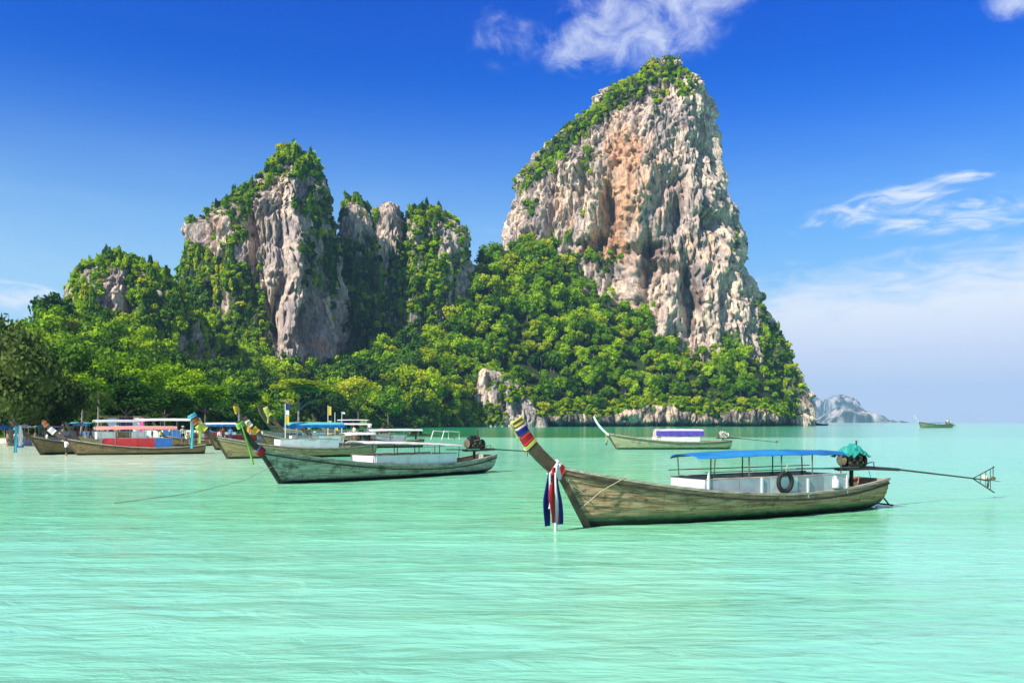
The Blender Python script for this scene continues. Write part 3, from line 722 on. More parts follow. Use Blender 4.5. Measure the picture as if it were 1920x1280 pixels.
TR = [
 ('casuarina_tree', 'tall feathery grey-green tree at the left edge of the beach', -30, 0, 118, 18.5, 8.0, M_cone, 1, .02, 1),
 ('casuarina_tree', 'feathery tree with drooping needles leaning over the leftmost boats', 22, 0, 112, 14.5, 7.2, M_cone, 1, .02, 2),
 ('casuarina_tree', 'lower rounded grey-green tree right of the tall feathery ones', 92, 0, 122, 10.8, 5.6, M_cone, 1, .0, 3),
 ('shade_tree', 'dark shade tree behind the palms, left part of the beach', 160, 0, 150, 10.2, 5.4, M_leafdark, 1, .22, 4),
 ('shade_tree', 'dark layered tree above the cloth stall', 235, 0, 168, 10.0, 6.6, M_leafdark, .8, .25, 5),
 ('shade_tree', 'dark low tree right of the cloth stall, branches in flat tiers', 310, 0, 185, 9.3, 6.6, M_leafdark, .8, .25, 6),
 ('shade_tree', 'green shade tree with drooping side branches, second right of the stall', 385, 0, 225, 12.5, 8.0, M_leaf, .8, .3, 7),
 ('shade_tree', 'dark shade tree between the stall trees and the yellow rain tree', 455, 0, 290, 15.5, 9.5, M_leafdark, .8, .3, 8),
 ('rain_tree', 'wide umbrella-shaped tree with yellow-green domed crown by the shore', 560, 0, 372, 20.5, 13.2, M_leafyel, .62, .5, 9),
 ('rain_tree', 'round-topped bright green shore tree right of the umbrella-shaped one', 672, 0, 420, 23.0, 11.0, M_leafyel, .85, .35, 10),
 ('shade_tree', 'dark tree filling the gap between the two bright shore trees', 622, 0, 405, 15.5, 9.0, M_leafdark, .9, .2, 11),
 ('shade_tree', 'dark shore tree right of the two bright ones', 728, 0, 470, 19.0, 10.0, M_leafdark, .9, .15, 12),
 ('blossom_tree', 'pale yellowish flowering tree high on the slope below the creeper-draped dome', 800, 0, 560, 20.0, 9.5, M_leafyel, .9, .3, 13),
 ('shade_tree', 'green tree standing behind the beach, above the red-sided boat', 262, 0, 205, 14.5, 6.5, M_leaf, .9, .3, 14),
 ('shade_tree', 'dark green tree behind the beach left of the palms', 60, 0, 150, 11, 7.0, M_leafdark, .9, .1, 15),
 ('shade_tree', 'dark bushy tree at the water edge below the umbrella-shaped crown', 520, 0, 350, 10.5, 8.5, M_leafdark, .9, .05, 16),
 ('shade_tree', 'low dark bush-like tree behind the green-garlanded prow', 440, 0, 270, 9.0, 7.5, M_leafdark, .9, .05, 17),
]
for nm, lb, px, _, D, h, R_, m_, fl, hb, sd in TR:
    con = nm == 'casuarina_tree'
    big_tree(nm, lb, px, 0, D, h, R_, 0, None, fl, 22 if con else 11, .035 if con else .06, 9000 if con else 3200, m_, sd, hb, M_barkpale if sd in (9, 13) else M_bark)

M_palm = leaf_material('palm_leaves', (.03, .06, .012), (.06, .11, .02), (.12, .18, .03), .2, .3)
def palm(px, D, h, label, seed):
    x, y, _ = at(px, 791, D); z = max(.3, float(land_z(np.array([x]), np.array([y]))[0][0])); g = random.Random(seed)
    t = thing('coconut_palm', label, 'palm tree', (x, y, z), g.random() * 6, 'coconut palms behind the beach')
    top = Vector((g.uniform(-.8, .8), g.uniform(-.8, .8), h))
    MB().tube([(0, 0, -.3), top * .33 + Vector((.15, 0, 0)), top * .7 + Vector((.1, 0, 0)), top], [.24, .17, .14, .13], 8).build('trunk', M_barkpale, t, True)
    for k in range(13):
        a = 6.283 * k / 13 + g.uniform(-.15, .15); up = g.uniform(-.05, 1.0); m = MB(); L = g.uniform(2.9, 3.8)
        spine = []
        for q in range(8):
            s = q / 7; r_ = L * s * (1 - .22 * s); zz2 = up * L * .55 * s - 1.15 * L * .55 * s * s * 1.5
            spine.append(top + Vector((math.cos(a) * r_, math.sin(a) * r_, zz2)))
        m.tube(spine, [.05, .045, .04, .035, .03, .025, .02, .012], 4)
        side = Vector((-math.sin(a), math.cos(a), 0))
        for q in range(1, 8):
            for hh in (0, .33, .66):
                if q == 7 and hh: continue
                p = spine[q] if not hh else spine[q].lerp(spine[min(q + 1, 7)], hh); w_ = .85 * math.sin(math.pi * min(.95, (q + hh) / 8) ** .8) + .12
                for sg_ in (-1, 1):
                    e = p + side * sg_ * w_ * .85 + Vector((math.cos(a) * .25, math.sin(a) * .25, -w_ * .55))
                    n0 = len(m.v); d = Vector((math.cos(a), math.sin(a), 0)) * .07
                    m.v += [tuple(p - d), tuple(p + d), tuple(e)]; m.f.append((n0, n0 + 1, n0 + 2))
        m.build('frond', M_palm, t)
palm(150, 132, 6.6, 'coconut palm with arching fronds left of the cloth stall', 1)
palm(118, 138, 7.6, 'leftmost coconut palm, half hidden by the feathery tree', 2)
palm(182, 146, 7.4, 'coconut palm just left of the cloth stall', 3)
# ------------------------------------------------------------------ sea
def water_material():
    m, b, bs = newmat('sea_water')
    pos = b.n('ShaderNodeNewGeometry').outputs['Position']
    x, y, z = b.sep(pos)
    dist = b.m('SQRT', b.m('ADD', b.m('MULTIPLY', x, x), b.m('MULTIPLY', y, y)))
    ly = b.m('DIVIDE', b.m('LOGARITHM', b.m('MAXIMUM', y, 8.0), 10.0), 3.5)      # depth of the lagoon changes with the distance from the beach
    large = b.noise(b.mapv(pos, (0.035, 0.10, 1)), 1.0, 4, 0.6)
    mid = b.noise(b.mapv(pos, (0.12, 0.5, 1), rot=(0, 0, R(4))), 1.0, 6, 0.65, 0.3)
    lf = b.m('ADD', ly, b.m('MULTIPLY', b.m('SUBTRACT', large, 0.5), 0.022))
    def s(d): return math.log10(d) / 3.5
    col = b.ramp(lf, [(s(9), (.22, .59, .41)), (s(14), (.26, .65, .46)), (s(20), (.26, .69, .47)), (s(29), (.21, .65, .34)), (s(45), (.23, .70, .40)), (s(75), (.20, .68, .43)), (s(120), (.28, .86, .54)), (s(166), (.32, .92, .58)), (s(180), (.015, .24, .07)), (s(260), (.008, .30, .12)), (s(450), (.005, .40, .19)), (s(2500), (.02, .36, .24))])
    # right hand side: open sandy shallows, milkier; left: sandbank in front of the beach
    rgt = b.m('MULTIPLY', b.sstep(b.m('DIVIDE', x, b.m('MAXIMUM', y, 1.0)), 0.20, 0.50), b.sstep(y, 30.0, 110.0))
    col = b.mix(b.m('MULTIPLY', rgt, 0.9), col, (.22, .74, .40))
    px = b.m('DIVIDE', x, b.m('MAXIMUM', y, 1.0))
    bank = b.m('MULTIPLY', b.sstep(b.m('MULTIPLY', px, -1.0), 0.16, 0.45), b.m('MULTIPLY', b.sstep(b.m('ADD', y, b.m('MULTIPLY', b.m('SUBTRACT', large, .5), 30)), 40.0, 68.0), b.sstep(b.m('MULTIPLY', y, -1.0), -200.0, -110.0)))
    col = b.mix(b.m('MULTIPLY', bank, 0.95), col, (.74, .92, .64))
    # sea-grass patches and darker ruffled water
    dark = b.sstep(b.m('ADD', b.m('MULTIPLY', large, .55), b.m('MULTIPLY', mid, .55)), 0.53, 0.70)
    dark = b.m('MULTIPLY', dark, b.sstep(b.m('MULTIPLY', dist, -1.0), -75.0, -14.0))
    col = b.mix(b.m('MULTIPLY', dark, 0.50), col, (.15, .48, .23))
    light = b.sstep(mid, 0.55, 0.75)
    col = b.mix(b.m('MULTIPLY', light, 0.28), col, (.34, .78, .52))
    fine = b.noise(b.mapv(pos, (0.55, 1.5, 1), rot=(0, 0, R(-9))), 1.0, 5, 0.66, 2.0)  # light and dark of the ripples painted into the water colour
    col = b.mix(1.0, col, b.mix(b.m('ADD', .35, b.m('MULTIPLY', b.sstep(large, .42, .6), .65)), (1, 1, 1), b.ramp(fine, [(0.28, .70), (0.45, .98), (0.7, 1.06)])), 'MULTIPLY')
    b.put(bs.inputs['Base Color'], col)
    bs.inputs['Roughness'].default_value = 0.09; bs.inputs['IOR'].default_value = 1.33
    bs.inputs['Specular IOR Level'].default_value = 0.27
    n1 = b.noise(b.mapv(pos, (0.6, 1.4, 1), rot=(0, 0, R(12))), 1.0, 5, 0.58, 1.6)
    n2 = b.noise(b.mapv(pos, (2.2, 5.0, 1), rot=(0, 0, R(-8))), 1.0, 3, 0.6, 0.4)
    patch = b.sstep(b.noise(b.mapv(pos, (0.06, 0.16, 1), (3, 1, 0)), 1.0, 3, 0.6, 0.6), .38, .66)
    n3 = b.noise(b.mapv(pos, (0.16, 0.7, 1)), 1.0, 4, 0.6)
    hgt = b.m('ADD', b.m('ADD', b.m('MULTIPLY', n1, 0.06), b.m('MULTIPLY', n2, b.m('MULTIPLY', patch, 0.05))), b.m('MULTIPLY', n3, 0.18))
    bp = b.n('ShaderNodeBump'); bp.inputs['Strength'].default_value = 0.9; bp.inputs['Distance'].default_value = 1.0
    b.put(bp.inputs['Height'], hgt); b.put(bs.inputs['Normal'], bp.outputs[0])
    return m
M_sea = water_material()
rr = np.concatenate([[0.5, 3.0], np.geomspace(5.5, 160, 520), np.geomspace(170, 8100, 60)])
aa = np.concatenate([np.linspace(-180, -48, 34)[:-1], np.linspace(-48, 48, 620), np.linspace(48, 180, 34)[1:-1]])
RR, AA = np.meshgrid(rr, np.radians(aa))
RR, AA = RR.T, AA.T
X = RR * np.sin(AA); Y = RR * np.cos(AA)
fade = np.clip(1 - (RR - 30) / 90, 0, 1)
Z = (fbm(X / 2.1, Y / .85, 0.0, 3, 60) * .022 + fbm(X / 7, Y / 2.6, 1.0, 2, 64) * .03) * fade
Z[RR < 2] = 0
link('sea', grid_mesh('sea', np.stack([X, Y, Z], -1), M_sea, None, closed=True, flip=True), None, 'structure')

# ------------------------------------------------------------------ far islands and the air in front of them
def island(pts, D, depth, seed, label, seglo=90):
    pts = sorted(pts); xs = np.linspace(pts[0][0], pts[-1][0], seglo)
    py = np.interp(xs, [p[0] for p in pts], [p[1] for p in pts])
    X0 = (xs - 960) / F * D; hh = (HOR - py) / F * D + H
    hh = np.maximum(hh + fbm(X0 / 55, 0., 0., 5, seed, .65) * .16 * hh.max() * np.clip(hh / hh.max() * 3, 0, 1), 1)
    K = 34; rows = []
    for k in range(K):
        t = k / (K - 1); ang = math.pi * t
        yy = D - depth * math.cos(ang); zz = hh * math.sin(ang) ** .38
        rows.append(np.stack([X0 * (yy / D) ** .0, np.full_like(X0, yy), zz], -1))
    P = np.array(rows)
    n_ = fbm(P[..., 0] / 50, P[..., 1] / 50, P[..., 2] / 90, 4, seed + 3)
    P[..., 1] += n_ * depth * .25 * np.sin(np.linspace(0, math.pi, K))[:, None]
    P[..., 2] += fbm(P[..., 0] / 40, P[..., 1] / 40, 0., 4, seed + 5) * 8 * (P[..., 2] > 3); P[..., 2] -= 2
    g = fbm(P[..., 0] / 60, P[..., 1] / 60, P[..., 2] / 70, 4, seed + 8)[..., None]
    cr = np.clip(g * 1.6 + .45, 0, 1)
    col = np.array([.03, .06, .02]) * (1 - cr) + np.array([.48, .44, .40]) * cr
    o = link('island', grid_mesh('island', P, M_rock, col), None, 'structure'); o['label'] = label
island([(1470, 760), (1490, 733), (1498, 729), (1506, 733), (1512, 748), (1520, 750), (1530, 752), (1538, 758), (1543, 772), (1546, 790)], 7200, 220, 1, 'hazy blue island peeking out behind the foot of the tall cliff')
island([(1548, 790), (1551, 750), (1562, 746), (1578, 742), (1590, 746), (1600, 752), (1606, 768), (1610, 790)], 6800, 200, 2, 'hazy grey island block with a flat top on the horizon')
island([(1536, 790), (1552, 778), (1572, 764), (1590, 766), (1606, 768), (1622, 774), (1640, 778), (1650, 787), (1676, 789), (1690, 791)], 5000, 150, 3, 'low green tree-covered island tapering to the right on the horizon')
def haze():
    m = bpy.data.materials.new('haze_air'); m.use_nodes = True; t = m.node_tree; t.nodes.clear()
    v = t.nodes.new('ShaderNodeVolumePrincipled'); v.inputs['Color'].default_value = (.34, .66, 1.0, 1); v.inputs['Density'].default_value = HAZE; v.inputs['Anisotropy'].default_value = 0.0
    o = t.nodes.new('ShaderNodeOutputMaterial'); t.links.new(v.outputs[0], o.inputs['Volume'])
    mb = MB(); mb.box((0, 0, 178), (16500, 16500, 366)); ob = mb.build('haze', m, None, False, 'stuff'); ob['label'] = 'pale sea haze'
HAZE = 0.0001
haze()
# ------------------------------------------------------------------ boats
def wood_material(name, c1, c2, low, wl=0.35, stain_shade=(.03, .035, .02)):
    """weathered planks: grain along the boat, algae growing near the waterline"""
    m, b, bs = newmat(name)
    tc = b.n('ShaderNodeTexCoord').outputs['Object']
    x, y, z = b.sep(tc)
    g = b.noise(b.mapv(tc, (0.5, 3, 9)), 1.6, 6, 0.7)
    bl = b.noise(b.mapv(tc, (1, 1, 1.6)), 1.3, 6, 0.72)
    c = b.mix(b.sstep(g, .35, .65), c1, c2)
    c = b.mix(b.m('MULTIPLY', b.sstep(bl, .50, .68), .75), c, stain_shade)
    pale = b.noise(b.mapv(tc, (.7, 1, 5)), 4.0, 5, .75)
    c = b.mix(b.m('MULTIPLY', b.sstep(pale, .58, .72), .45), c, tuple(min(1, q * 1.9) for q in c2))
    drip = b.noise(b.mapv(tc, (5, 1, .6)), 1.6, 4, .7)
    c = b.mix(b.m('MULTIPLY', b.sstep(drip, .56, .70), .5), c, tuple(q * .35 for q in c1))
    zz = b.m('ADD', z, b.m('MULTIPLY', b.m('SUBTRACT', bl, .5), .25))
    c = b.mix(b.sstep(b.m('MULTIPLY', zz, -1), -wl - .16, -wl + .12), c, low)
    c = b.mix(b.sstep(b.m('MULTIPLY', zz, -1), -.22, -.10), c, (.012, .016, .010))
    b.put(bs.inputs['Base Color'], c); bs.inputs['Roughness'].default_value = .8; bs.inputs['Specular IOR Level'].default_value = .25
    bp = b.n('ShaderNodeBump'); bp.inputs['Strength'].default_value = .6; bp.inputs['Distance'].default_value = .03
    b.put(bp.inputs['Height'], b.m('ADD', g, bl)); b.put(bs.inputs['Normal'], bp.outputs[0])
    return m
W_olive = wood_material('olive_hull_wood', (.22, .125, .06), (.58, .39, .22), (.04, .11, .05), .26)
W_green = wood_material('green_hull_wood', (.20, .23, .17), (.50, .51, .39), (.04, .09, .05), .16)
W_yellow = wood_material('ochre_hull_wood', (.28, .22, .09), (.42, .34, .16), (.16, .15, .06), .12)
W_pale = wood_material('pale_green_hull_wood', (.24, .27, .15), (.38, .38, .22), (.12, .16, .08), .14)
W_brown = wood_material('brown_hull_wood', (.14, .10, .05), (.26, .20, .10), (.06, .05, .03), .10)
W_rail = mat('weathered_rail', (.42, .37, .28), .8, .45, 5, .4, stretch=(.5, 3, 3), dirt=(.05, .045, .03))
W_dark = mat('dark_wet_timber', (.055, .045, .03), .75, .4, 6, .3)
W_deck = mat('deck_wood', (.25, .18, .11), .8, .35, 5, .3, stretch=(.5, 3, 3), dirt=(.08, .06, .04))
W_prow = mat('prow_timber', (.13, .085, .05), .75, .4, 4, .4, stretch=(.6, 3, .6), dirt=(.05, .035, .02))
P_white = mat('white_paint', (.74, .75, .74), .5, .06, 3, .05, dirt=(.55, .54, .48))
P_grey = mat('grey_panel_paint', (.36, .40, .44), .5, .22, 2, .05, dirt=(.34, .34, .32))
P_dull = mat('chalky_panel_paint', (.56, .59, .60), .6, .2, 2.5, .1, dirt=(.30, .31, .29))
P_steel = mat('galvanised_pole', (.40, .42, .42), .4, .15, 8, .05, .6)
P_rustpole = mat('thin_dark_pole', (.10, .11, .09), .6, .3, 8, .1)
E_dark = mat('greasy_engine_metal', (.045, .035, .03), .45, .5, 9, .4, .5, dirt=(.16, .07, .03))
E_brass = mat('worn_engine_parts', (.22, .17, .11), .45, .4, 9, .3, .4, dirt=(.08, .06, .04))
E_shaft = mat('tail_shaft_metal', (.10, .085, .07), .5, .4, 4, .2, .6, stretch=(.3, 1, 1), dirt=(.22, .17, .12))
RUB = mat('tyre_rubber', (.02, .02, .022), .8, .2, 8, .2)
def cloth(name, c, tr=.25): return mat(name, c, .85, .10, 3, .25, transl=tr)
C_blue = mat('blue_awning', (.02, .19, .50), .6, .3, .9, .3, transl=.12, dirt=(.03, .30, .62))
C_white = cloth('white_awning', (.80, .80, .78)); C_pink = cloth('pink_awning', (.80, .36, .30)); C_turq = cloth('turquoise_awning', (.14, .60, .68)); C_violet = cloth('violet_awning', (.14, .08, .52)); C_skirtblue = cloth('bright_blue_cloth', (.02, .22, .62))
C_teal = mat('teal_tarpaulin', (.02, .30, .24), .6, .3, 5, .5, dirt=(.03, .20, .22))
C_red = cloth('red_cloth', (.55, .03, .03)); C_navy = cloth('navy_cloth', (.02, .03, .22)); C_wht = cloth('white_cloth', (.8, .8, .8)); C_yel = cloth('yellow_green_cloth', (.62, .66, .12)); C_lime = cloth('lime_garland', (.35, .65, .12)); C_gold = cloth('gold_cloth', (.75, .50, .04)); C_cyan = cloth('cyan_cloth', (.10, .55, .66)); C_orange = cloth('rust_orange_cloth', (.42, .14, .06)); C_pinkc = cloth('hot_pink_cloth', (.75, .12, .45)); C_purple = cloth('dark_purple_cloth', (.05, .02, .09)); C_greyblue = cloth('grey_blue_cloth', (.22, .36, .50))
R_box = mat('red_cabin_paint', (.42, .025, .03), .5, .2, 3, .05); B_box = mat('blue_cabin_paint', (.03, .14, .42), .5, .2, 3, .05)
ROPE = mat('rope', (.45, .38, .27), .9, .2, 20, .2)

class Boat:
    """long-tail boat: local x runs from the stern (0) to where the stem cuts the water (L)"""
    def __init__(s, name, label, bow, stern, hull, group, nplank=0, beam=1.05, prow=3.1, bowz=1.78, midz=.92, sternz=1.05, prow_mat=None, prow_dx=2.2, prow_w=1.0, detail=True, bow_rail=1.05, cut_prow=False):
        s.A = wat(*stern); s.Bw = wat(*bow); d = s.Bw - s.A; s.L = L = d.length; s.rz = math.atan2(d.y, d.x); s.h = d.normalized()
        s.t = thing(name, label, 'boat', s.A, s.rz, group)
        s.k = k = L / 12.4; s.beam = beam * k; s.bowz = bowz * k; s.midz = midz * k; s.sternz = sternz * k; s.rake = bow_rail * k
        xs = [L * u for u in np.linspace(0, 1, 25)]
        us = np.linspace(0, 1, 25)
        def section(u, t, off=0.0):
            B = s.halfbeam(u); zg = s.sheer(u); zk = -.28 * k + .30 * k * max(0, 1 - u / .10) ** 2 * .9
            zk = zk if u > .10 else -.28 * k + .33 * k * (1 - u / .10)
            xk = L * u * 1.0 - .18 * k * u; xg = u * (L + s.rake) - .10 * k * (1 - u)
            fl = t ** (1.0 - .35 * (1 - abs(2 * u - .8)))
            tz = t ** 1.35
            x = xk + (xg - xk) * (zk + (zg - zk) * tz - zk) / (zg - zk)
            y = (B + off) * (1 - (1 - t) ** 2.2) ** .85 if u < .98 else (B + off) * t
            return x, max(y, .02 * k * t), zk + (zg - zk) * tz
        s.section = section
        if nplank:
            for side in (-1, 1):
                for j in range(nplank):
                    t0, t1 = j / nplank, (j + 1) / nplank
                    rows = []
                    for u in us:
                        r_ = []
                        for q in range(4):
                            t = t0 + (t1 - t0) * (q / 3) * .985
                            o_ = .026 * k * (1 - q / 3) - .002 * (j % 2)
                            x, y, z = section(u, t, o_); r_.append((x, side * y, z))
                        rows.append(r_)
                    m = MB(); th = .028 * k
                    inner = [[(p[0], p[1] - side * min(th, abs(p[1]) * .8), p[2]) for p in r_] for r_ in rows]
                    m.loft(rows if side < 0 else [r_[::-1] for r_ in rows]); m.loft(inner if side > 0 else [r_[::-1] for r_ in inner])
                    m.loft([[a[-1] for a in rows], [a[-1] for a in inner]]); m.loft([[a[0] for a in rows], [a[0] for a in inner]])
                    m.build('plank', hull, s.t)
        else:
            m = MB()
            for side in (-1, 1):
                rows = [[(lambda q: (q[0], side * q[1], q[2]))(section(u, t)) for t in np.linspace(0, 1, 9)] for u in us]
                inner = [[(p[0], p[1] - side * min(.03, abs(p[1]) * .5), p[2]) for p in r_] for r_ in rows]
                m.loft(rows); m.loft(inner); m.loft([[a[-1] for a in rows], [a[-1] for a in inner]])
            m.build('hull', hull, s.t, True)
        # transom
        x0 = [section(0, t) for t in np.linspace(0, 1, 8)]
        m = MB(); m.slab([[(p[0] + .01, p[1] - .03, p[2]) for p in x0], [(p[0] + .01, -p[1] + .03, p[2]) for p in x0]], (.05 * k, 0, 0)); m.build('transom', hull, s.t)
        # gunwales and rubbing strakes
        for side in (-1, 1):
            for nm, dz, hh, ww, of, mt in (('gunwale', .0, .075, .13, 0.0, W_rail), ('rub_rail', -.20, .05, .05, .035, W_dark if hull is not W_yellow else W_rail)):
                rows = []
                for u in us:
                    zg = s.sheer(u); t = 1 if nm == 'gunwale' else ((zg + dz * k + .28 * k) / (zg + .28 * k)) ** (1 / 1.35)
                    x, y, z = section(u, min(t, 1)); y += of * k
                    w2 = ww * k * (1 if u < .93 else max(.25, (1 - u) / .07)) / 2; h2 = hh * k / 2
                    rows.append([(x, side * (y + w2), z - h2), (x, side * (y + w2), z + h2), (x, side * (y - w2), z + h2), (x, side * (y - w2), z - h2)])
                m = MB(); m.loft(rows, True); m.f.append((0, 1, 2, 3)); n_ = len(m.v); m.f.append((n_ - 1, n_ - 2, n_ - 3, n_ - 4)); m.build(nm, mt, s.t)
        # keel strake and stem
        m = MB(); st_ = []
        for t in np.linspace(0, 1, 8):
            x, y, z = section(1.0, t); st_.append((x + .05 * k, 0, z))
        rows = [[(p[0] + .05 * k, -.05 * k, p[2]), (p[0] + .05 * k, .05 * k, p[2]), (p[0] - .16 * k, .06 * k, p[2]), (p[0] - .16 * k, -.06 * k, p[2])] for p in st_]
        m.loft(rows, True); m.build('stem', W_prow if hull is not W_green else W_dark, s.t)
        # prow post, slightly curved and widening to its tip
        pz = prow * k; x0 = L + s.rake; pw = prow_w * k
        path = []
        for q in range(9):
            f = q / 8; zz = s.bowz * .86 + (pz - s.bowz * .86) * f
            xx = x0 - .20 * k + (prow_dx * k - s.rake + .18 * k) * (f + .14 * math.sin(f * math.pi) * (1 if f < 1 else 0))
            path.append((xx, zz, (.20 + .03 * math.sin(f * 3) - .03 * f) * pw))
        s.path = path; rows = []
        for i, (xx, zz, wd) in enumerate(path):
            a = path[max(i - 1, 0)]; b_ = path[min(i + 1, 8)]; dx, dz = b_[0] - a[0], b_[1] - a[1]; n_ = math.hypot(dx, dz); nx, nz = dz / n_, -dx / n_
            yw = .075 * k * (1 - .2 * i / 8)
            rows.append([(xx + nx * wd, -yw, zz + nz * wd), (xx + nx * wd, yw, zz + nz * wd), (xx - nx * wd, yw, zz - nz * wd), (xx - nx * wd, -yw, zz - nz * wd)])
        s.rows = rows
        m = MB(); m.loft(rows, True); m.f.append((0, 1, 2, 3)); n_ = len(m.v); m.f.append((n_ - 1, n_ - 2, n_ - 3, n_ - 4)); m.build('prow', prow_mat or W_prow, s.t)
        # foredeck boards, floor and thwarts
        zf = .45 * k; rows = []
        for u in np.linspace(.02, .8, 14):
            t = .62; x, y, z = section(u, t); rows.append([(x, -y + .03, zf), (x, y - .03, zf)])
        m = MB(); m.slab(rows, (0, 0, -.03)); m.build('floor', W_deck, s.t)
        if detail:
            for i in range(5):
                u0 = .80 + .032 * i; rows = []
                for u in (u0, u0 + .030):
                    x, y, z = section(u, .93); rows.append([(x, -y + .02, z - .02), (x, y - .02, z - .02)])
                m = MB(); m.slab(rows, (0, 0, -.03)); m.build('deck_board', W_deck, s.t)
            for u in (.12, .20, .66, .73):
                x, y, z = section(u, .9); MB().box((x, 0, z - .03), (.22 * k, 2 * y - .06, .04)).build('thwart', W_deck, s.t)
    def halfbeam(s, u):
        if u < .42: return s.beam * (.62 + .38 * math.sin(u / .42 * math.pi / 2))
        return s.beam * max(.02, 1 - ((u - .42) / .58) ** 2.3)
    def sheer(s, u):
        if u > .33: return s.midz + (s.bowz - s.midz) * ((u - .33) / .67) ** 1.9
        return s.midz + (s.sternz - s.midz) * ((.33 - u) / .33) ** 2
    def sof(s, px):            # station along the boat seen at a column of the photograph
        r_ = (px - 960) / F
        return (r_ * s.A.y - s.A.x) / (s.h.x - r_ * s.h.y)
    def P(s, x, y, z): return Vector((s.A.x, s.A.y, 0)) + Matrix.Rotation(s.rz, 3, 'Z') @ Vector((x, y, z))
    def near(s):               # which side of the boat faces the beach viewer
        return -1 if (Matrix.Rotation(s.rz, 3, 'Z') @ Vector((0, -1, 0))).y < 0 else 1
    def canopy(s, x0, x1, ze, zp, m_, hw=.95, posts=5, pole=P_steel, side_skirt=None, drop=0.22, endsag=.10, rails=True, lean=0.0, slope=0.0):
        hw *= s.k; zs = lambda f: slope * (1 - f); rows = []; n = 14
        for i in range(n + 1):
            f = i / n; x = x0 + (x1 - x0) * f; e = 1 - (2 * f - 1) ** 2; sag = endsag * s.k * (1 - e)
            tp = 1 - .30 * abs(2 * f - 1) ** 5
            rows.append([(x, hw * tp * math.sin(a), zs(f) + ze - sag + (zp - ze) * math.cos(a) ** 1.0 + (.012 * math.sin(i * 2.6 + j) * s.k)) for j, a in enumerate(np.linspace(-math.pi / 2, math.pi / 2, 11))])
        m = MB(); m.slab(rows, (0, 0, -.025)); c = m.build('canopy', m_, s.t, True)
        for i in range(posts):
            f = (i + .35) / (posts - .3); x = x0 + (x1 - x0) * f
            for sd in (-1, 1):
                u = min(max(x / s.L, .02), .97); y = min(s.halfbeam(u) * .86, hw * .96)
                m = MB(); m.tube([(x, sd * y, s.sheer(u) - .1), (x + lean, sd * hw * .94, zs(f) + ze - .02 - (endsag * s.k * (2 * f - 1) ** 2))], .022 * s.k, 6); m.build('post', pole, s.t)
        for i in range(max(3, posts)):
            f = (i + .35) / (max(3, posts) - .3); x = x0 + (x1 - x0) * f
            MB().tube([(x, hw * math.sin(a) * .97, zs(f) + ze - endsag * s.k * (2 * f - 1) ** 2 + (zp - ze) * math.cos(a) - .045) for a in np.linspace(-math.pi / 2, math.pi / 2, 9)], .014 * s.k, 5).build('hoop', pole, s.t)
        if rails:
            for sd in (-1, 1):
                m = MB(); m.tube([(x0 + .1, sd * hw * .93, ze - .38 * (ze - s.midz)), (x1 - .1, sd * hw * .93, ze - .38 * (ze - s.midz))], .016 * s.k, 6); m.build('rail', pole, s.t)
        if side_skirt:
            for sd in (-1, 1):
                rows = []
                for i in range(19):
                    f = i / 18; x = x0 + .03 + (x1 - x0 - .06) * f; dd = drop * s.k * (1 + .12 * math.sin(i * 1.9))
                    rows.append([(x, sd * (hw + .012 + .02 * math.sin(i * 2.1)), ze - endsag * s.k * (2 * f - 1) ** 2), (x, sd * (hw + .012), ze - dd)])
                m = MB(); m.slab(rows, (0, -sd * .015, 0)); m.build('awning_skirt', side_skirt, s.t)
        return c
    def cabin(s, x0, x1, ztop, mats, nseg=4, inset=.10, z0=None, h2=None):
        for sd in (-1, 1):
            for i in range(nseg):
                a = x0 + (x1 - x0) * i / nseg; b_ = x0 + (x1 - x0) * (i + 1) / nseg - .02
                q = []
                for x in (a, b_):
                    u = min(max(x / s.L, .02), .97); y = sd * (s.halfbeam(u) - inset * s.k); q.append((x, y, s.sheer(u) - .25 * s.k, y))
                zt = ztop if h2 is None else ztop + (h2 - ztop) * (i + .5) / nseg
                m = MB(); m.slab([[(q[0][0], q[0][1], q[0][2]), (q[0][0], q[0][1], zt)], [(q[1][0], q[1][1], q[1][2]), (q[1][0], q[1][1], zt)]], (0, -sd * .035, 0))
                m.build('side_panel', mats[i % len(mats)], s.t)
            q0 = x0; m = MB()
            y0 = sd * (s.halfbeam(min(x0 / s.L, .97)) - inset * s.k); y1 = sd * (s.halfbeam(max(x1 / s.L, .02)) - inset * s.k)
            m.tube([(x0, y0, ztop + .02), ((x0 + x1) / 2, sd * (s.halfbeam((x0 + x1) / 2 / s.L) - inset * s.k), (ztop + (h2 or ztop)) / 2 + .02), (x1, y1, (h2 or ztop) + .02)], .025 * s.k, 6); m.build('top_rail', W_rail, s.t)
        for x in (x0, x1):
            u = min(max(x / s.L, .02), .97); y = s.halfbeam(u) - inset * s.k - .04
            MB().box((x, 0, (ztop + s.sheer(u) - .3) / 2), (.04, 2 * y, ztop - s.sheer(u) + .3)).build('bulkhead', mats[0], s.t)
    def engine(s, x, z, cover=None, tail=6.9, tz=.70, scale=1.0, guard=True, tiller=2.6, mt=None, yaw=0.0):
        k = s.k * scale; e = MB(); mt = mt or E_dark
        # frame and pivot post
        MB().tube([(x, 0, s.sternz * .75), (x, 0, z - .32 * k)], .07 * k, 8).build('pivot_post', W_dark, s.t)
        e.box((x - .1 * k, 0, z - .34 * k), (1.5 * k, .10 * k, .09 * k)); e.box((x - .1 * k, .22 * k, z - .34 * k), (1.3 * k, .06 * k, .07 * k)); e.box((x - .1 * k, -.22 * k, z - .34 * k), (1.3 * k, .06 * k, .07 * k))
        fr = e.build('engine_frame', E_shaft, s.t)
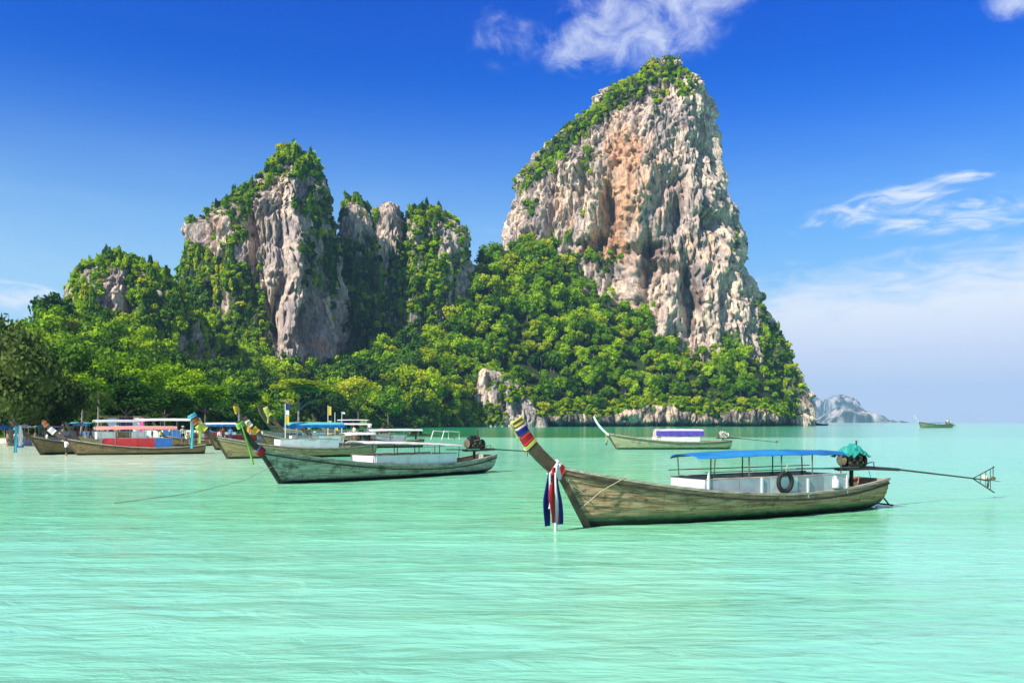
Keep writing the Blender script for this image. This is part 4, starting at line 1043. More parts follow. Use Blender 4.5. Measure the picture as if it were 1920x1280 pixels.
        b = MB(); b.box((x, 0, z - .06 * k), (.72 * k, .34 * k, .42 * k)); b.box((x + .05 * k, 0, z + .2 * k), (.60 * k, .26 * k, .16 * k)); b.box((x - .02 * k, -.24 * k, z), (.30 * k, .16 * k, .26 * k))
        b.lathe((x - .42 * k, 0, z - .06 * k), [(0, 0), (.22 * k, 0), (.24 * k, .10 * k), (.14 * k, .14 * k), (0, .14 * k)], 14, (-1, 0, 0))
        for i in range(4): b.lathe((x - .22 * k + .15 * k * i, 0, z + .27 * k), [(0, 0), (.055 * k, 0), (.05 * k, .09 * k), (0, .10 * k)], 8)
        b.build('engine_block', mt, s.t)
        g = MB()
        for i in range(5):
            g.lathe((x + (.30 - .15 * i) * k, .18 * k, z - .12 * k + .10 * k * (i % 2)), [(0, 0), (.045 * k, .0), (.045 * k, .06 * k), (0, .07 * k)], 8, (0, 1, 0))
        g.lathe((x + .44 * k, 0, z - .02 * k), [(0, 0), (.19 * k, .0), (.21 * k, .05 * k), (.08 * k, .07 * k), (0, .07 * k)], 12, (1, 0, 0))
        g.tube([(x + .2 * k, .18 * k, z + .10 * k), (x, .26 * k, z + .16 * k), (x - .25 * k, .22 * k, z + .04 * k)], .03 * k, 6)
        g.build('engine_fittings', E_brass, s.t)
        MB().tube([(x - .1 * k, .12 * k, z + .2 * k), (x - .1 * k, .12 * k, z + .62 * k)], .03 * k, 6).build('exhaust_pipe', E_shaft, s.t)
        if cover:
            rows = []; g_ = random.Random(4)
            for i in range(10):
                f = i / 9 * 2 - 1; r_ = []
                for j in range(11):
                    q = j / 10 * 2 - 1; rad = min(1, math.hypot(f, q) / 1.15)
                    r_.append((x + f * .58 * k + g_.uniform(-.03, .03), q * .36 * k + g_.uniform(-.03, .03), z + .46 * k - .34 * k * rad ** 2.2 + g_.uniform(-.045, .045) + .05 * math.sin(i * 2 + j)))
                rows.append(r_)
            MB().slab(rows, (0, 0, -.02)).build('tarpaulin', cover, s.t)
        x1, z1 = x - .45 * k, z - .30 * k; x2, z2 = -tail, tz
        rot = Matrix.Rotation(yaw, 3, 'Z')
        mid = (x1 + (x2 - x1) * .28, z1 + (z2 - z1) * .22)
        MB().tube([(x1, 0, z1), (mid[0], 0, mid[1] + .02)], [.075 * k, .055 * k], 8).build('shaft_housing', E_shaft, s.t)
        MB().tube([(x1, 0, z1), (mid[0], 0, mid[1] + .02), (x1 + (x2 - x1) * .7, 0, z1 + (z2 - z1) * .66), (x2, 0, z2)], [.05 * k, .034 * k, .03 * k, .026 * k], 8).build('tail_shaft', E_shaft, s.t)
        MB().tube([(x + .45 * k, 0, z - .30 * k), (x + tiller * .6 * k, 0, z - .28 * k), (x + tiller * k, 0, z - .26 * k)], [.03 * k, .024 * k, .02 * k], 6).build('tiller', E_shaft, s.t)
        MB().tube([(x - .6 * k, 0, z - .30 * k), (x - .75 * k, .1 * k, z - .14 * k), (x - 1.0 * k, .1 * k, z - .12 * k), (x - 1.15 * k, 0, z - .28 * k)], .022 * k, 6).build('lifting_handle', P_steel, s.t)
        p = MB(); c = Vector((x2, 0, z2)); p.lathe(c + Vector((.06, 0, 0)), [(0, 0), (.05 * k, 0), (.045 * k, .14 * k), (0, .17 * k)], 8, (-1, 0, 0))
        for i in range(3):
            a = 2.09 * i + .4; dv = Vector((0, math.cos(a), math.sin(a))); sv = Vector((.45, -math.sin(a) * .8, math.cos(a) * .8)).normalized()
            rows = [[c + dv * r_ * k - sv * w_ * k, c + dv * r_ * k, c + dv * r_ * k + sv * w_ * k] for r_, w_ in ((.04, .03), (.13, .075), (.22, .085), (.29, .03))]
            p.slab([[tuple(q) for q in r_] for r_ in rows], (.012, 0, 0))
        p.build('propeller', E_brass, s.t)
        if guard:
            q = MB(); A_ = Vector((x2 + 1.0 * k, 0, z2 + .10 * k)); up = Vector((x2 - .35 * k, 0, z2 + .50 * k)); dn = Vector((x2 - .35 * k, 0, z2 - .48 * k))
            q.tube([A_, up], .02 * k, 6); q.tube([A_, dn], .026 * k, 6)
            q.tube([up, up + Vector((.08 * k, 0, .02)), (x2 - .28 * k, 0, z2 + .2 * k), (x2 - .20 * k, 0, z2)], .016 * k, 6)
            for f in (.35, .6, .82):
                q.tube([A_.lerp(up, f), A_.lerp(dn, f)], .013 * k, 5)
            for sd in (-1, 1): q.tube([A_, (x2 + .4 * k, sd * .22 * k, z2 + .05), (x2 - .3 * k, sd * .26 * k, z2 - .05)], .012 * k, 5)
            q.build('propeller_guard', E_shaft, s.t)

def wrap(b, f0, f1, mt, name='cloth_band', parent=None, fat=1.25):
    """cloth wound round a prow post between two heights (0..1)"""
    rows = []; R_ = b.rows
    for f in np.linspace(f0, f1, 5):
        i = min(int(f * 8), 7); g = f * 8 - i; r_ = [Vector(R_[i][j]).lerp(Vector(R_[i + 1][j]), g) for j in range(4)]
        c = sum(r_, Vector()) / 4; q = []
        for j in range(4):
            d0 = (r_[j] - c); d1 = (r_[(j + 1) % 4] - c); q += [c + d0 * (fat * 1.0) , c + (d0 + d1) * .5 * fat * 1.12]
        rows.append([tuple(parent_pt) for parent_pt in q])
    m = MB(); m.loft(rows, True); n0 = 0; m.f.append(tuple(range(8))); m.f.append(tuple(range(len(m.v) - 8, len(m.v))))
    return m.build(name, mt, parent, True)

def ribbon(b, parent, x, y, z0, length, w_, mt, seed, name='ribbon', swayx=0.0):
    g = random.Random(seed); rows = []; n = 12; ph = g.random() * 6
    for i in range(n + 1):
        f = i / n; ww = w_ * (1 + .35 * math.sin(f * 3 + ph)) * (.45 + .75 * min(1, f * 2)); tw = .5 * math.sin(f * 2.4 + ph)
        cx = x + swayx * f + .04 * math.sin(f * 5 + ph); cy = y + .03 * math.sin(f * 4 + ph)
        r_ = []
        for j in range(5):
            q = (j / 4 - .5) * 2; r_.append((cx + q * ww * math.cos(tw), cy + q * ww * math.sin(tw) + .035 * math.cos(j * 2.2 + ph), z0 - length * f))
        rows.append(r_)
    m = MB(); m.slab(rows, (0, .008, 0)); return m.build(name, mt, parent, True)

# ---- nearest boat
b1 = Boat('longtail_boat', 'nearest long-tail boat, olive brown hull with a rounded blue canopy', (1100, 988), (1634, 950), W_olive, 'long-tail boats', nplank=7, prow_dx=2.35, midz=.74, prow_w=.82)
b1.canopy(b1.sof(1558), b1.sof(1282), 1.97, 2.10, C_blue, .92, 5, P_rustpole, endsag=.07)
b1.cabin(b1.sof(1548), b1.sof(1290), 1.27, [P_dull, P_grey, P_dull, P_grey, P_grey], 5, inset=.03)
b1.engine(1.05, 1.72, C_teal, 6.9, .72, 1.05)
MB().tube([b1.path[2][0:1] and (b1.L + .75, .12, 1.35), (b1.L + .2, .25, .95), (b1.L - .15, .12, .62)], .012, 5).build('bow_line', ROPE, b1.t)
MB().tube([(b1.L - 1.1, .60, 1.50), (b1.L - .2, .42, 1.05), (b1.L + .30, .12, .55)], .014, 5).build('bow_line', ROPE, b1.t)
m = MB(); m.tube([(.15, -.25, .75), (-.75, -.35, .06)], .03, 6); m.tube([(.15, .25, .75), (-.75, .15, .06)], .03, 6); m.tube([(-.9, -.5, .06), (-.7, .35, .06)], .028, 6); m.tube([(-.35, -.32, .36), (-.35, .18, .36)], .022, 6); m.build('boarding_ladder', E_shaft, b1.t)
MB().tube([(-.1, -.2, 1.3), (-.85, -.42, .08)], .01, 5).build('stay_line', ROPE, b1.t)
n1 = b1.near()
ty = thing('tyre_fender', 'black tyre hung on the side panel of the nearest boat', 'tyre', b1.P(b1.sof(1427), n1 * (b1.beam - .02), 1.12), b1.rz)
m = MB(); ring = []
for i in range(24):
    a = 2 * math.pi * i / 24; ring.append([(( .29 + .075 * math.cos(c_)) * math.cos(a), .07 * math.sin(c_) * 1.1, (.29 + .075 * math.cos(c_)) * math.sin(a)) for c_ in np.linspace(0, 2 * math.pi, 9)[:-1]])
m.loft(ring + [ring[0]], True); m.build('tread', RUB, ty, True)
MB().tube([(0, .04, .28), (.04, .1, .45), (0, .12, .56)], .018, 6).build('cord', ROPE, ty)
rb = thing('prow_ribbons', 'long red, white and blue ribbons hanging from the prow of the nearest boat', 'ribbons', b1.P(0, 0, 0), b1.rz)
x0 = b1.L + b1.rake + .12
for q, (dx, dy, ln, wd, mt, sx) in enumerate(((.27, -.20, 1.48, .085, C_navy, .06), (.02, -.20, 1.46, .09, C_navy, -.14), (.16, -.30, 1.38, .12, C_red, -.03), (.10, -.34, 1.62, .045, C_wht, .0), (.24, -.28, 1.0, .05, C_wht, .02))):
    ribbon(b1, rb, x0 + dx, -dy, 1.62, ln, wd, mt, q, swayx=sx)
wrap(b1, .02, .10, C_red, 'cloth_band', rb, 1.35); wrap(b1, .10, .16, C_wht, 'cloth_band', rb, 1.4)
ribbon(b1, rb, x0 - .05, .2, 1.85, .45, .07, C_wht, 31, 'knot'); ribbon(b1, rb, x0 + .08, .21, 1.75, .45, .06, C_red, 32, 'knot')
gl = thing('prow_scarf', 'tricolour scarf with a pale yellow garland wound round the tip of the tall near prow', 'scarf', b1.P(0, 0, 0), b1.rz)
for f0, f1, mt, ft in ((.56, .60, C_yel, 1.14), (.62, .75, C_red, 1.02), (.77, .87, C_navy, 1.04), (.87, .90, C_wht, 1.06), (.90, .93, C_red, 1.05), (.93, .96, C_yel, 1.12)):
    wrap(b1, f0, f1, mt, 'cloth_band', gl, ft)
m = MB(); R0 = b1.rows
m.tube([Vector(R0[8][3]) + Vector((-.02, .06, .03)), Vector(R0[8][0]) + Vector((.08, .06, -.05)), Vector(R0[6][0]) + Vector((.07, .06, 0)), Vector(R0[5][3]) + Vector((-.05, .06, 0))], .035, 6); m.build('garland', C_yel, gl)

for x_ in (b1.sof(1548), b1.sof(1470), b1.sof(1385), b1.sof(1293)):
    u = x_ / b1.L; MB().box((x_, n1 * (b1.halfbeam(u) - .01), b1.sheer(u) + .16), (.06, .05, .62)).build('corner_post', P_white, b1.t)
for x_ in (3.4, 4.6, 5.8, 7.0): MB().box((x_, 0, .78), (.35, 1.5, .05)).build('bench', W_deck, b1.t)
bk = thing('white_jug', 'white plastic jug standing against the rear side panel of the nearest boat', 'jug', b1.P(b1.sof(1524), n1 * (b1.beam * .9), .84), b1.rz)
MB().lathe((0, 0, 0), [(0, 0), (.12, 0), (.13, .05), (.13, .24), (.05, .34), (.04, .40), (0, .40)], 12).build('bottle', P_white, bk, True); MB().tube([(.05, 0, .36), (.12, 0, .33), (.11, 0, .2)], .012, 5).build('handle', P_white, bk)
# ---- second boat
b2 = Boat('longtail_boat', 'mossy green-hulled long-tail boat with a flat white canopy and dark prow', (527, 907), (912, 884), W_green, 'long-tail boats', nplank=5, prow=2.62, prow_mat=W_dark, prow_dx=2.0, prow_w=.55, bowz=1.5, midz=.56, sternz=.9)
b2.canopy(b2.sof(850), b2.sof(664), 1.95, 2.06, C_white, .95, 5, P_rustpole, endsag=.04, rails=False, slope=-.30)
b2.cabin(b2.sof(832), b2.sof(682), 1.24, [P_white, P_white, P_white, P_white], 4, h2=1.24, inset=.04)
b2.engine(1.05, 1.75, None, 3.8, 1.15, 1.1, False, 1.8)
m = MB(); xq = b2.sof(838); m.tube([(xq - .6, -.5, 2.0), (xq - .6, -.5, 2.42), (xq + .6, -.5, 2.5), (xq + .8, -.5, 2.0)], .025, 6); m.tube([(xq - .6, .4, 2.0), (xq - .6, .4, 2.42), (xq + .6, .4, 2.5), (xq + .8, .4, 2.0)], .025, 6); m.build('luggage_rack', P_white, b2.t)
MB().tube([b2_ for b2_ in [(b2.L + .5, .1, .9), (b2.L + 2.5, .9, .35), (b2.L + 6, 2.6, .05), (b2.L + 10, 4.4, .02)]], .013, 5).build('mooring_rope', ROPE, b2.t)
g2 = thing('prow_garland', 'lime green garland with long streamer tied to the dark prow of the green-hulled boat', 'garland', b2.P(0, 0, 0), b2.rz)
wrap(b2, .82, .97, C_lime, 'flower_ring', g2, 1.4)
ribbon(b2, g2, b2.path[8][0] - .0, .3, 2.9, 1.9, .05, C_lime, 8, 'streamer', swayx=-.6)
g2b = thing('bow_cloth', 'red and white cloth bundled on the bow of the green-hulled boat', 'cloth', b2.P(0, 0, 0), b2.rz)
wrap(b2, .02, .14, C_red, 'cloth_band', g2b, 1.5); wrap(b2, .14, .18, C_greyblue, 'cloth_band', g2b, 1.2)

# ---- third boat
b3 = Boat('longtail_boat', 'pale green long-tail boat with violet awning moored alone before the tall cliff', (1156, 842), (1368, 841.5), W_pale, 'long-tail boats', prow=3.55, prow_mat=P_white, prow_dx=2.5, prow_w=.5, midz=.80, bowz=1.75, sternz=1.0)
b3.canopy(b3.sof(1316), b3.sof(1226), 2.05, 2.25, C_white, .95, 4, P_steel, C_violet, .5, .03, rails=False)
b3.cabin(b3.sof(1308), b3.sof(1226), 1.35, [P_white], 3)
MB().box((b3.sof(1237), 0, 1.6), (1.15, 1.7, 1.15)).build('front_cabin', mat('cream_cabin_paint', (.62, .52, .38), .6, .2, 3, .05), b3.t)
b3.engine(.75, 1.6, None, 5.4, .75, 1.1, False, .6, mt=mat('pale_engine_cover', (.62, .55, .48), .6, .25, 5, .1))
r3 = thing('prow_ribbon', 'thin ribbon hanging from the white prow of the boat before the tall cliff', 'ribbon', b3.P(0, 0, 0), b3.rz)
ribbon(b3, r3, b3.L + b3.rake + .1, .18, 1.75, 1.1, .06, C_yel, 3); ribbon(b3, r3, b3.L + b3.rake + .05, .2, 1.0, .5, .08, C_navy, 5)

# ---- boats crowded along the beach
def beach_boat(label, bow, stern, hull, can=None, cab=None, eng=None, tip=None, **kw):
    kw.setdefault('midz', .74); kw.setdefault('bowz', 1.65)
    b = Boat('longtail_boat', label, bow, stern, hull, 'long-tail boats', detail=kw.pop('detail', True), **kw)
    if can: b.canopy(b.sof(can[1]), b.sof(can[0]), can[2], can[3], can[4], 1.0, can[6] if len(can) > 6 else 5, P_steel, can[5], .35, .04, rails=False)
    if cab: b.cabin(b.sof(cab[1]), b.sof(cab[0]), cab[2], cab[3], len(cab[3]))
    if eng: b.engine(*eng)
    return b
b4 = beach_boat('brown-hulled beach boat with red and blue side panels under a salmon pink canopy', (145, 853), (384, 850), W_brown, (180, 332, 2.35, 2.65, C_pink, None, 6), (192, 322, 1.5, [B_box, R_box, R_box, R_box]), (.8, 1.7, None, 3.0, 1.2, .9, False, .8), prow_dx=3.2, prow=3.6, midz=.72, bowz=1.7, sternz=1.0, beam=1.15, prow_w=.9)
b5 = beach_boat('leftmost beached boat, brown hull, cyan ribbons on its short prow', (77, 852.5), (300, 846), W_brown, None, None, None, prow_dx=2.6, prow=3.2, bowz=1.8)
b6 = beach_boat('ochre-hulled boat with a long white cabin side, just behind the green-hulled boat', (427, 860), (700, 854), W_yellow, (642, 700, 1.9, 2.1, C_white, None, 3), (520, 628, 1.55, [P_white, P_white, P_white]), (.9, 1.75, None, 3.2, 1.1, 1.0, False, .8), prow_dx=2.8, prow=3.5, bowz=1.8)
b7 = beach_boat('boat with broad turquoise awning and blue side cloth in the second row', (505, 843), (690, 840), W_brown, (536, 642, 2.7, 3.0, C_turq, C_skirtblue, 4), (545, 640, 1.5, [P_white, P_grey]), (.8, 1.8, None, 3.0, 1.2, 1.0, False, .5), prow_dx=2.9, prow=3.9, bowz=1.9)
b8 = beach_boat('white-roofed boat behind the turquoise awning, bow among the garlands', (545, 829), (735, 827), W_yellow, (582, 694, 2.6, 2.85, C_white, None, 4), (590, 700, 1.6, [P_white, W_brown]), (.8, 2.0, None, 3.0, 1.2, 1.2, False, .5), prow_dx=3.0, prow=4.2)
b9 = beach_boat('boat with long low white roof reaching towards the open water', (600, 840), (792, 838), W_brown, (690, 790, 2.0, 2.2, C_white, None, 4), (640, 760, 1.5, [P_grey, W_brown]), (.8, 1.9, None, 4.0, 1.1, 1.3, False, .5), prow_dx=2.8, prow=3.2)
b10 = beach_boat('green-roofed white boat behind the salmon canopy', (232, 833), (400, 832), W_yellow, (262, 372, 3.2, 3.5, C_white, None, 4), (270, 380, 1.9, [P_white, B_box, P_white]), None, prow_dx=2.8, prow=3.6)
b11 = beach_boat('far boat with narrow flat canopy on tall posts, right end of the beach group', (610, 816), (720, 815.5), W_yellow, (632, 690, 3.4, 3.6, C_white, None, 3), None, None, prow_dx=2.8, prow=4.6, detail=False)
b12 = beach_boat('pale hull drawn up on the sand at the far left, behind the feathery tree', (20, 835), (150, 830), P_white, (60, 130, 2.3, 2.5, C_white, None, 4), None, None, prow_dx=2.4, prow=3.6)
b13 = beach_boat('ochre boat with garlanded prow, third prow right of the blue hooked one', (478, 834), (620, 829), W_yellow, None, (500, 600, 1.5, [P_white, B_box]), None, prow_dx=2.8, prow=3.9)
b14 = beach_boat('brown boat wedged in behind the white-roofed one', (520, 824), (660, 821), W_brown, None, None, None, prow_dx=2.8, prow=4.0, detail=False)
b15 = beach_boat('half hidden ochre boat left of the green-garlanded prow', (405, 843), (560, 838), W_yellow, None, (420, 520, 1.6, [P_grey, R_box]), None, prow_dx=2.6, prow=3.6)
b16 = beach_boat('cream-roofed boat on the sand between the left prows and the salmon canopy', (158, 838), (300, 835), W_yellow, (176, 262, 3.0, 3.3, C_white, None, 4), (180, 270, 1.8, [P_white, W_brown, P_white]), None, prow_dx=2.8, prow=3.8)
b17 = beach_boat('blue-skirted boat behind the blue-topped prow', (322, 836), (470, 834), W_brown, (384, 455, 2.7, 2.95, C_white, C_skirtblue, 4), (350, 440, 1.7, [P_white, R_box, P_grey]), (.8, 1.9, None, 3.0, 1.1, 1.1, False, .5), prow_dx=2.8, prow=3.8)
b18 = beach_boat('plain brown boat at the back of the left group, turquoise roof', (95, 829), (225, 827), W_brown, (110, 170, 2.8, 3.0, C_turq, None, 4), (105, 190, 1.6, [P_white, P_grey]), None, prow_dx=2.6, prow=3.6)
def deck_prow(b, name, label, cat, bands, rib=None):
    t = thing(name, label, cat, b.P(0, 0, 0), b.rz)
    for f0, f1, mt, ft in bands: wrap(b, f0, f1, mt, 'flower_ring', t, ft)
    if rib:
        for i, (mt, ln, wd, dx) in enumerate(rib): ribbon(b, t, b.path[6][0] + dx, b.near() * .25, b.path[6][1], ln, wd, mt, 40 + i)
deck_prow(b5, 'prow_ribbons', 'cyan ribbons hanging from the leftmost boat prow', 'ribbons', [(.5, .7, C_cyan, 1.5)], [(C_cyan, 2.4, .16, .1), (C_wht, 1.8, .2, -.3)])
deck_prow(b4, 'prow_garland', 'orange and cream garland on the prow of the red-sided boat', 'garland', [(.72, .92, C_orange, 1.35), (.4, .6, C_wht, 1.4)])
deck_prow(b6, 'prow_garland', 'yellow and rust garland on the prow of the ochre-hulled boat with the white cabin', 'garland', [(.35, .6, C_yel, 1.45), (.65, .85, C_orange, 1.45), (.88, 1, C_cyan, 1.7)], [(C_cyan, 2.2, .14, .3), (C_yel, 1.8, .14, -.3)])
deck_prow(b7, 'prow_garland', 'white and gold garland on the prow in front of the turquoise awning', 'garland', [(.5, .8, C_wht, 1.4), (.2, .4, C_gold, 1.7)], [(C_gold, 1.2, .2, 0)])
deck_prow(b8, 'prow_garland', 'pale yellow garland on the tall prow of the white-roofed boat', 'garland', [(.6, .95, C_yel, 1.4)], [(C_yel, 1.6, .15, 0)])
deck_prow(b13, 'prow_garland', 'gold garland on the prow between the lime and the white garlands', 'garland', [(.7, .95, C_gold, 1.45)], [(C_wht, 2.0, .15, 0)])
deck_prow(b15, 'prow_garland', 'white garland on the half hidden prow left of the lime garland', 'garland', [(.6, .9, C_wht, 1.7)], [(C_red, 1.3, .2, 0)])
deck_prow(b12, 'prow_garland', 'white cloth on the prow of the pale hull at far left', 'garland', [(.5, .8, C_wht, 1.5)])

# ---- distant boats
b20 = Boat('longtail_boat', 'distant boat with white upturned prow and blue canopy on the open sea', (1727, 801.5), (1785, 801.3), W_pale, 'long-tail boats', prow=3.6, prow_mat=P_white, prow_dx=2.6, detail=False)
b20.canopy(b20.sof(1768), b20.sof(1746), 2.6, 2.9, C_skirtblue, 1.0, 3, rails=False)
b20.cabin(b20.sof(1768), b20.sof(1746), 1.8, [P_white], 1)
b20.engine(3.0, 3.0, None, 2, 1.0, 1.6, False, .5, mt=P_white)
b21 = Boat('longtail_boat', 'tiny dark boat at the foot of the far islands', (1530, 797.5), (1551, 797.4), W_dark, 'long-tail boats', prow=2.0, detail=False, prow_dx=1.6)

# ---- flags on poles
def flagpole(label, px, D, ztop, z0, bands):
    x, y, _ = at(px, 791, D); t = thing('flag_pole', label, 'flag', (x, y, z0), 0)
    MB().tube([(0, 0, -.4), (0, 0, ztop - z0)], [.05, .035], 6).build('pole', P_white, t)
    for a, b_, mt in bands:
        rows = [[(.04, 0, a - z0), (.04, 0, b_ - z0)], [(.22, .05, a - z0 - .02), (.22, .05, b_ - z0 - .02)], [(.42, -.03, a - z0 - .05), (.40, -.02, b_ - z0 - .05)]]
        MB().slab(rows, (0, .012, 0)).build('flag', mt, t, True)
flagpole('pole with a blue and white flag above a gold one, over the turquoise awning', 535, 96, 5.0, .9, [(4.3, 5.0, C_navy), (3.8, 4.3, C_wht), (2.75, 3.75, C_gold)])
flagpole('tall thin pole with long yellow flag right of the turquoise awning', 615, 112, 5.1, .9, [(3.9, 5.0, C_gold), (2.8, 3.2, C_gold)])
flagpole('short white pole with gold ribbon beside the tall yellow flag', 628, 118, 4.3, .9, [(1.9, 2.5, C_gold)])
flagpole('plain white pole rising from the white-roofed boat', 641, 118, 4.4, .9, [(4.1, 4.35, C_wht)])
flagpole('white mast standing among the boats left of the blue hook', 358, 100, 3.9, .7, [(3.0, 3.6, C_wht)])

# ---- stall with cloths on the beach
hx, hy, _ = at(235, 791, 150); ht = thing('beach_stall', 'small dark stall on the beach with a flat roof', 'stall', (hx, hy, .6))
for x in (-3.2, 3.2):
    for y in (-1.4, 1.4): MB().tube([(x, y, -.5), (x, y, 3.2)], .08, 6).build('post', W_dark, ht)
MB().box((0, 0, 3.3), (7.0, 3.6, .14)).build('roof', W_deck, ht)
MB().box((0, 1.3, 1.4), (6.4, .08, 3.0)).build('back_wall', W_dark, ht)
MB().box((0, -1.0, .45), (6.0, .7, .9)).build('counter', W_deck, ht)
for i, (px, w_, hgt, mt, lb) in enumerate(((211, 2.1, 2.7, C_greyblue, 'grey blue cloth hanging at the left of the beach stall'), (236, 2.3, 3.2, C_purple, 'dark purple cloth hanging in the middle of the beach stall'), (255, 1.1, 2.6, C_wht, 'white cloth hanging beside the pink one at the stall'), (264, .9, 2.5, C_pinkc, 'hot pink cloth at the right end of the beach stall'))):
    x = at(px, 791, 148)[0]
    rows = [[(x - hx + w_ * (j / 8 - .5), .05 * math.sin(j * 1.7), 3.1 - hgt * k / 4) for k in range(5)] for j in range(9)]
    o = MB().slab(rows, (0, .02, 0)).build('hanging_cloth', mt, None, True); o.location = (hx, hy - 1.9, .6); tag(o, lb, 'cloth')
def parasol(px, D, h, mt, label):
    x, y, _ = at(px, 791, D); z = max(0, float(land_z(np.array([x]), np.array([y]))[0][0]))
    t = thing('parasol', label, 'parasol', (x, y, z))
    MB().tube([(0, 0, -.2), (0, 0, h)], .03, 6).build('pole', P_white, t)
    m = MB(); m.lathe((0, 0, h - .55), [(1.35, 0), (1.0, .2), (.5, .42), (.02, .58)], 8); m.build('shade', mt, t)
parasol(150, 128, 3.0, C_wht, 'white parasol on the beach behind the red-sided boat')
parasol(84, 118, 2.8, C_cyan, 'pale blue parasol left on the beach under the feathery trees')
parasol(8, 112, 2.7, C_skirtblue, 'blue parasol at the left edge of the beach')

# ------------------------------------------------------------------ people
SKIN = mat('skin', (.35, .19, .12), .6, .1, 5, 0); HAIR = mat('dark_hair', (.02, .015, .012), .6, .2, 20, .1)
def body_mesh(pose, top, bottom, bare=False):
    """one continuous skinned figure 1.72 m tall; returns a mesh with skin / top / trousers materials"""
    J = {'pel': (0, 0, .93), 'bel': (0, 0, 1.08), 'che': (0, .01, 1.28), 'nek': (0, 0, 1.46), 'hed': (0, -.02, 1.56), 'crn': (0, -.01, 1.67)}
    E = [('pel', 'bel'), ('bel', 'che'), ('che', 'nek'), ('nek', 'hed'), ('hed', 'crn')]
    Rd = {'pel': .15, 'bel': .13, 'che': .15, 'nek': .055, 'hed': .085, 'crn': .075}
    st = {'stand': (.09, .11, 0), 'walk': (.09, .10, .22), 'wade': (.10, .14, .12), 'sit': (.09, .12, 0)}[pose]
    for sd, nm in ((-1, 'l'), (1, 'r')):
        w_ = st[2] * sd
        if pose == 'sit':
            J[nm + 'h'] = (sd * .1, 0, .90); J[nm + 'k'] = (sd * .13, -.42, .95); J[nm + 'a'] = (sd * .13, -.46, .52); J[nm + 't'] = (sd * .13, -.58, .47)
        else:
            J[nm + 'h'] = (sd * .09, 0, .88); J[nm + 'k'] = (sd * .10, -w_ * .7 - .02, .49); J[nm + 'a'] = (sd * .10, -w_ * 1.1 + .02, .09); J[nm + 't'] = (sd * .12, -w_ * 1.1 - .12, .035)
        Rd.update({nm + 'h': .105, nm + 'k': .065, nm + 'a': .045, nm + 't': .04})
        E += [('pel', nm + 'h'), (nm + 'h', nm + 'k'), (nm + 'k', nm + 'a'), (nm + 'a', nm + 't')]
        arm = {'stand': [(.19, 0, 1.40), (.24, .02, 1.12), (.25, -.05, .88), (.25, -.08, .79)], 'walk': [(.19, 0, 1.40), (.25, w_ * .5, 1.13), (.26, w_ - .08, .92), (.26, w_ - .12, .84)],
               'wade': [(.19, 0, 1.40), (.27, -.08, 1.15), (.20, -.30, 1.10), (.16, -.38, 1.10)], 'sit': [(.19, 0, 1.40), (.23, -.06, 1.14), (.18, -.28, 1.04), (.15, -.36, 1.02)]}[pose]
        ks = ['s', 'e', 'w', 'f']; rad = [.062, .045, .034, .038]; prev = 'che'
        for q, p in enumerate(arm):
            J[nm + ks[q]] = (sd * p[0], p[1], p[2]); Rd[nm + ks[q]] = rad[q]; E.append((prev, nm + ks[q])); prev = nm + ks[q]
    ks = list(J); me = bpy.data.meshes.new('body'); me.from_pydata([J[k] for k in ks], [(ks.index(a), ks.index(b)) for a, b in E], [])
    o = bpy.data.objects.new('body_tmp', me); C.objects.link(o)
    o.modifiers.new('s', 'SKIN'); o.modifiers.new('d', 'SUBSURF').levels = 1
    for i, k in enumerate(ks):
        v = me.skin_vertices[0].data[i]; v.radius = (Rd[k], Rd[k] * (.72 if k in ('pel', 'bel', 'che') else 1)); v.use_root = (k == 'pel')
    bpy.context.view_layer.update(); dg = bpy.context.evaluated_depsgraph_get()
    r_ = bpy.data.meshes.new_from_object(o.evaluated_get(dg)); bpy.data.objects.remove(o)
    r_.name = 'body'; r_.materials.clear()
    for m_ in (SKIN, top, bottom): r_.materials.append(m_)
    for p in r_.polygons:
        c = p.center; p.use_smooth = True
        if c.z > 1.44: p.material_index = 0
        elif pose == 'sit': p.material_index = (1 if (c.z > 1.02 and not (abs(c.x) < .3 and c.y < -.2)) else 2 if (c.z > .78 and c.y > -.40) else 0)
        elif c.z > .98: p.material_index = 0 if (bare or (abs(c.x) > .225 and c.z < 1.22) or c.y < -.18) else 1
        elif c.z > .52 and abs(c.x) < .225: p.material_index = 2
        else: p.material_index = 0
    return r_
def person(label, px, D, z, pose, top, bottom, face=0.0, bare=False, hat=None, h=1.72):
    x, y, _ = at(px, 791, D); t = thing('person', label, 'person', (x, y, z), face)
    s = h / 1.72; t.scale = (s, s, s); oz = -.47 if pose == 'sit' else 0
    b = link('body', body_mesh(pose, top, bottom, bare), t); b.location = (0, 0, oz)
    m = MB(); m.lathe((0, .015, 1.545 + oz), [(.088, -.03), (.098, .03), (.092, .09), (.06, .14), (0, .165)], 12); m.build('hair', HAIR, t, True)
    m = MB(); m.tube([(0, -.095, 1.575 + oz), (0, -.125, 1.555 + oz)], [.010, .014], 5); m.tube([(-.09, -.01, 1.57 + oz), (-.105, .0, 1.56 + oz)], .02, 5); m.tube([(.09, -.01, 1.57 + oz), (.105, 0, 1.56 + oz)], .02, 5); m.build('nose_and_ears', SKIN, t)
    if hat: MB().lathe((0, 0, 1.66 + oz), [(.19, -.02), (.11, .0), (.10, .07), (.0, .09)], 12).build('hat', hat, t)
    return t
T_w = cloth('white_shirt', (.75, .75, .73), 0); T_y = cloth('yellow_shirt', (.70, .62, .10), 0); T_r = cloth('red_shirt', (.5, .04, .04), 0); T_b = cloth('blue_shirt', (.05, .2, .5), 0); T_c = cloth('cream_shirt', (.7, .6, .42), 0); T_g = cloth('lime_shirt', (.45, .6, .1), 0)
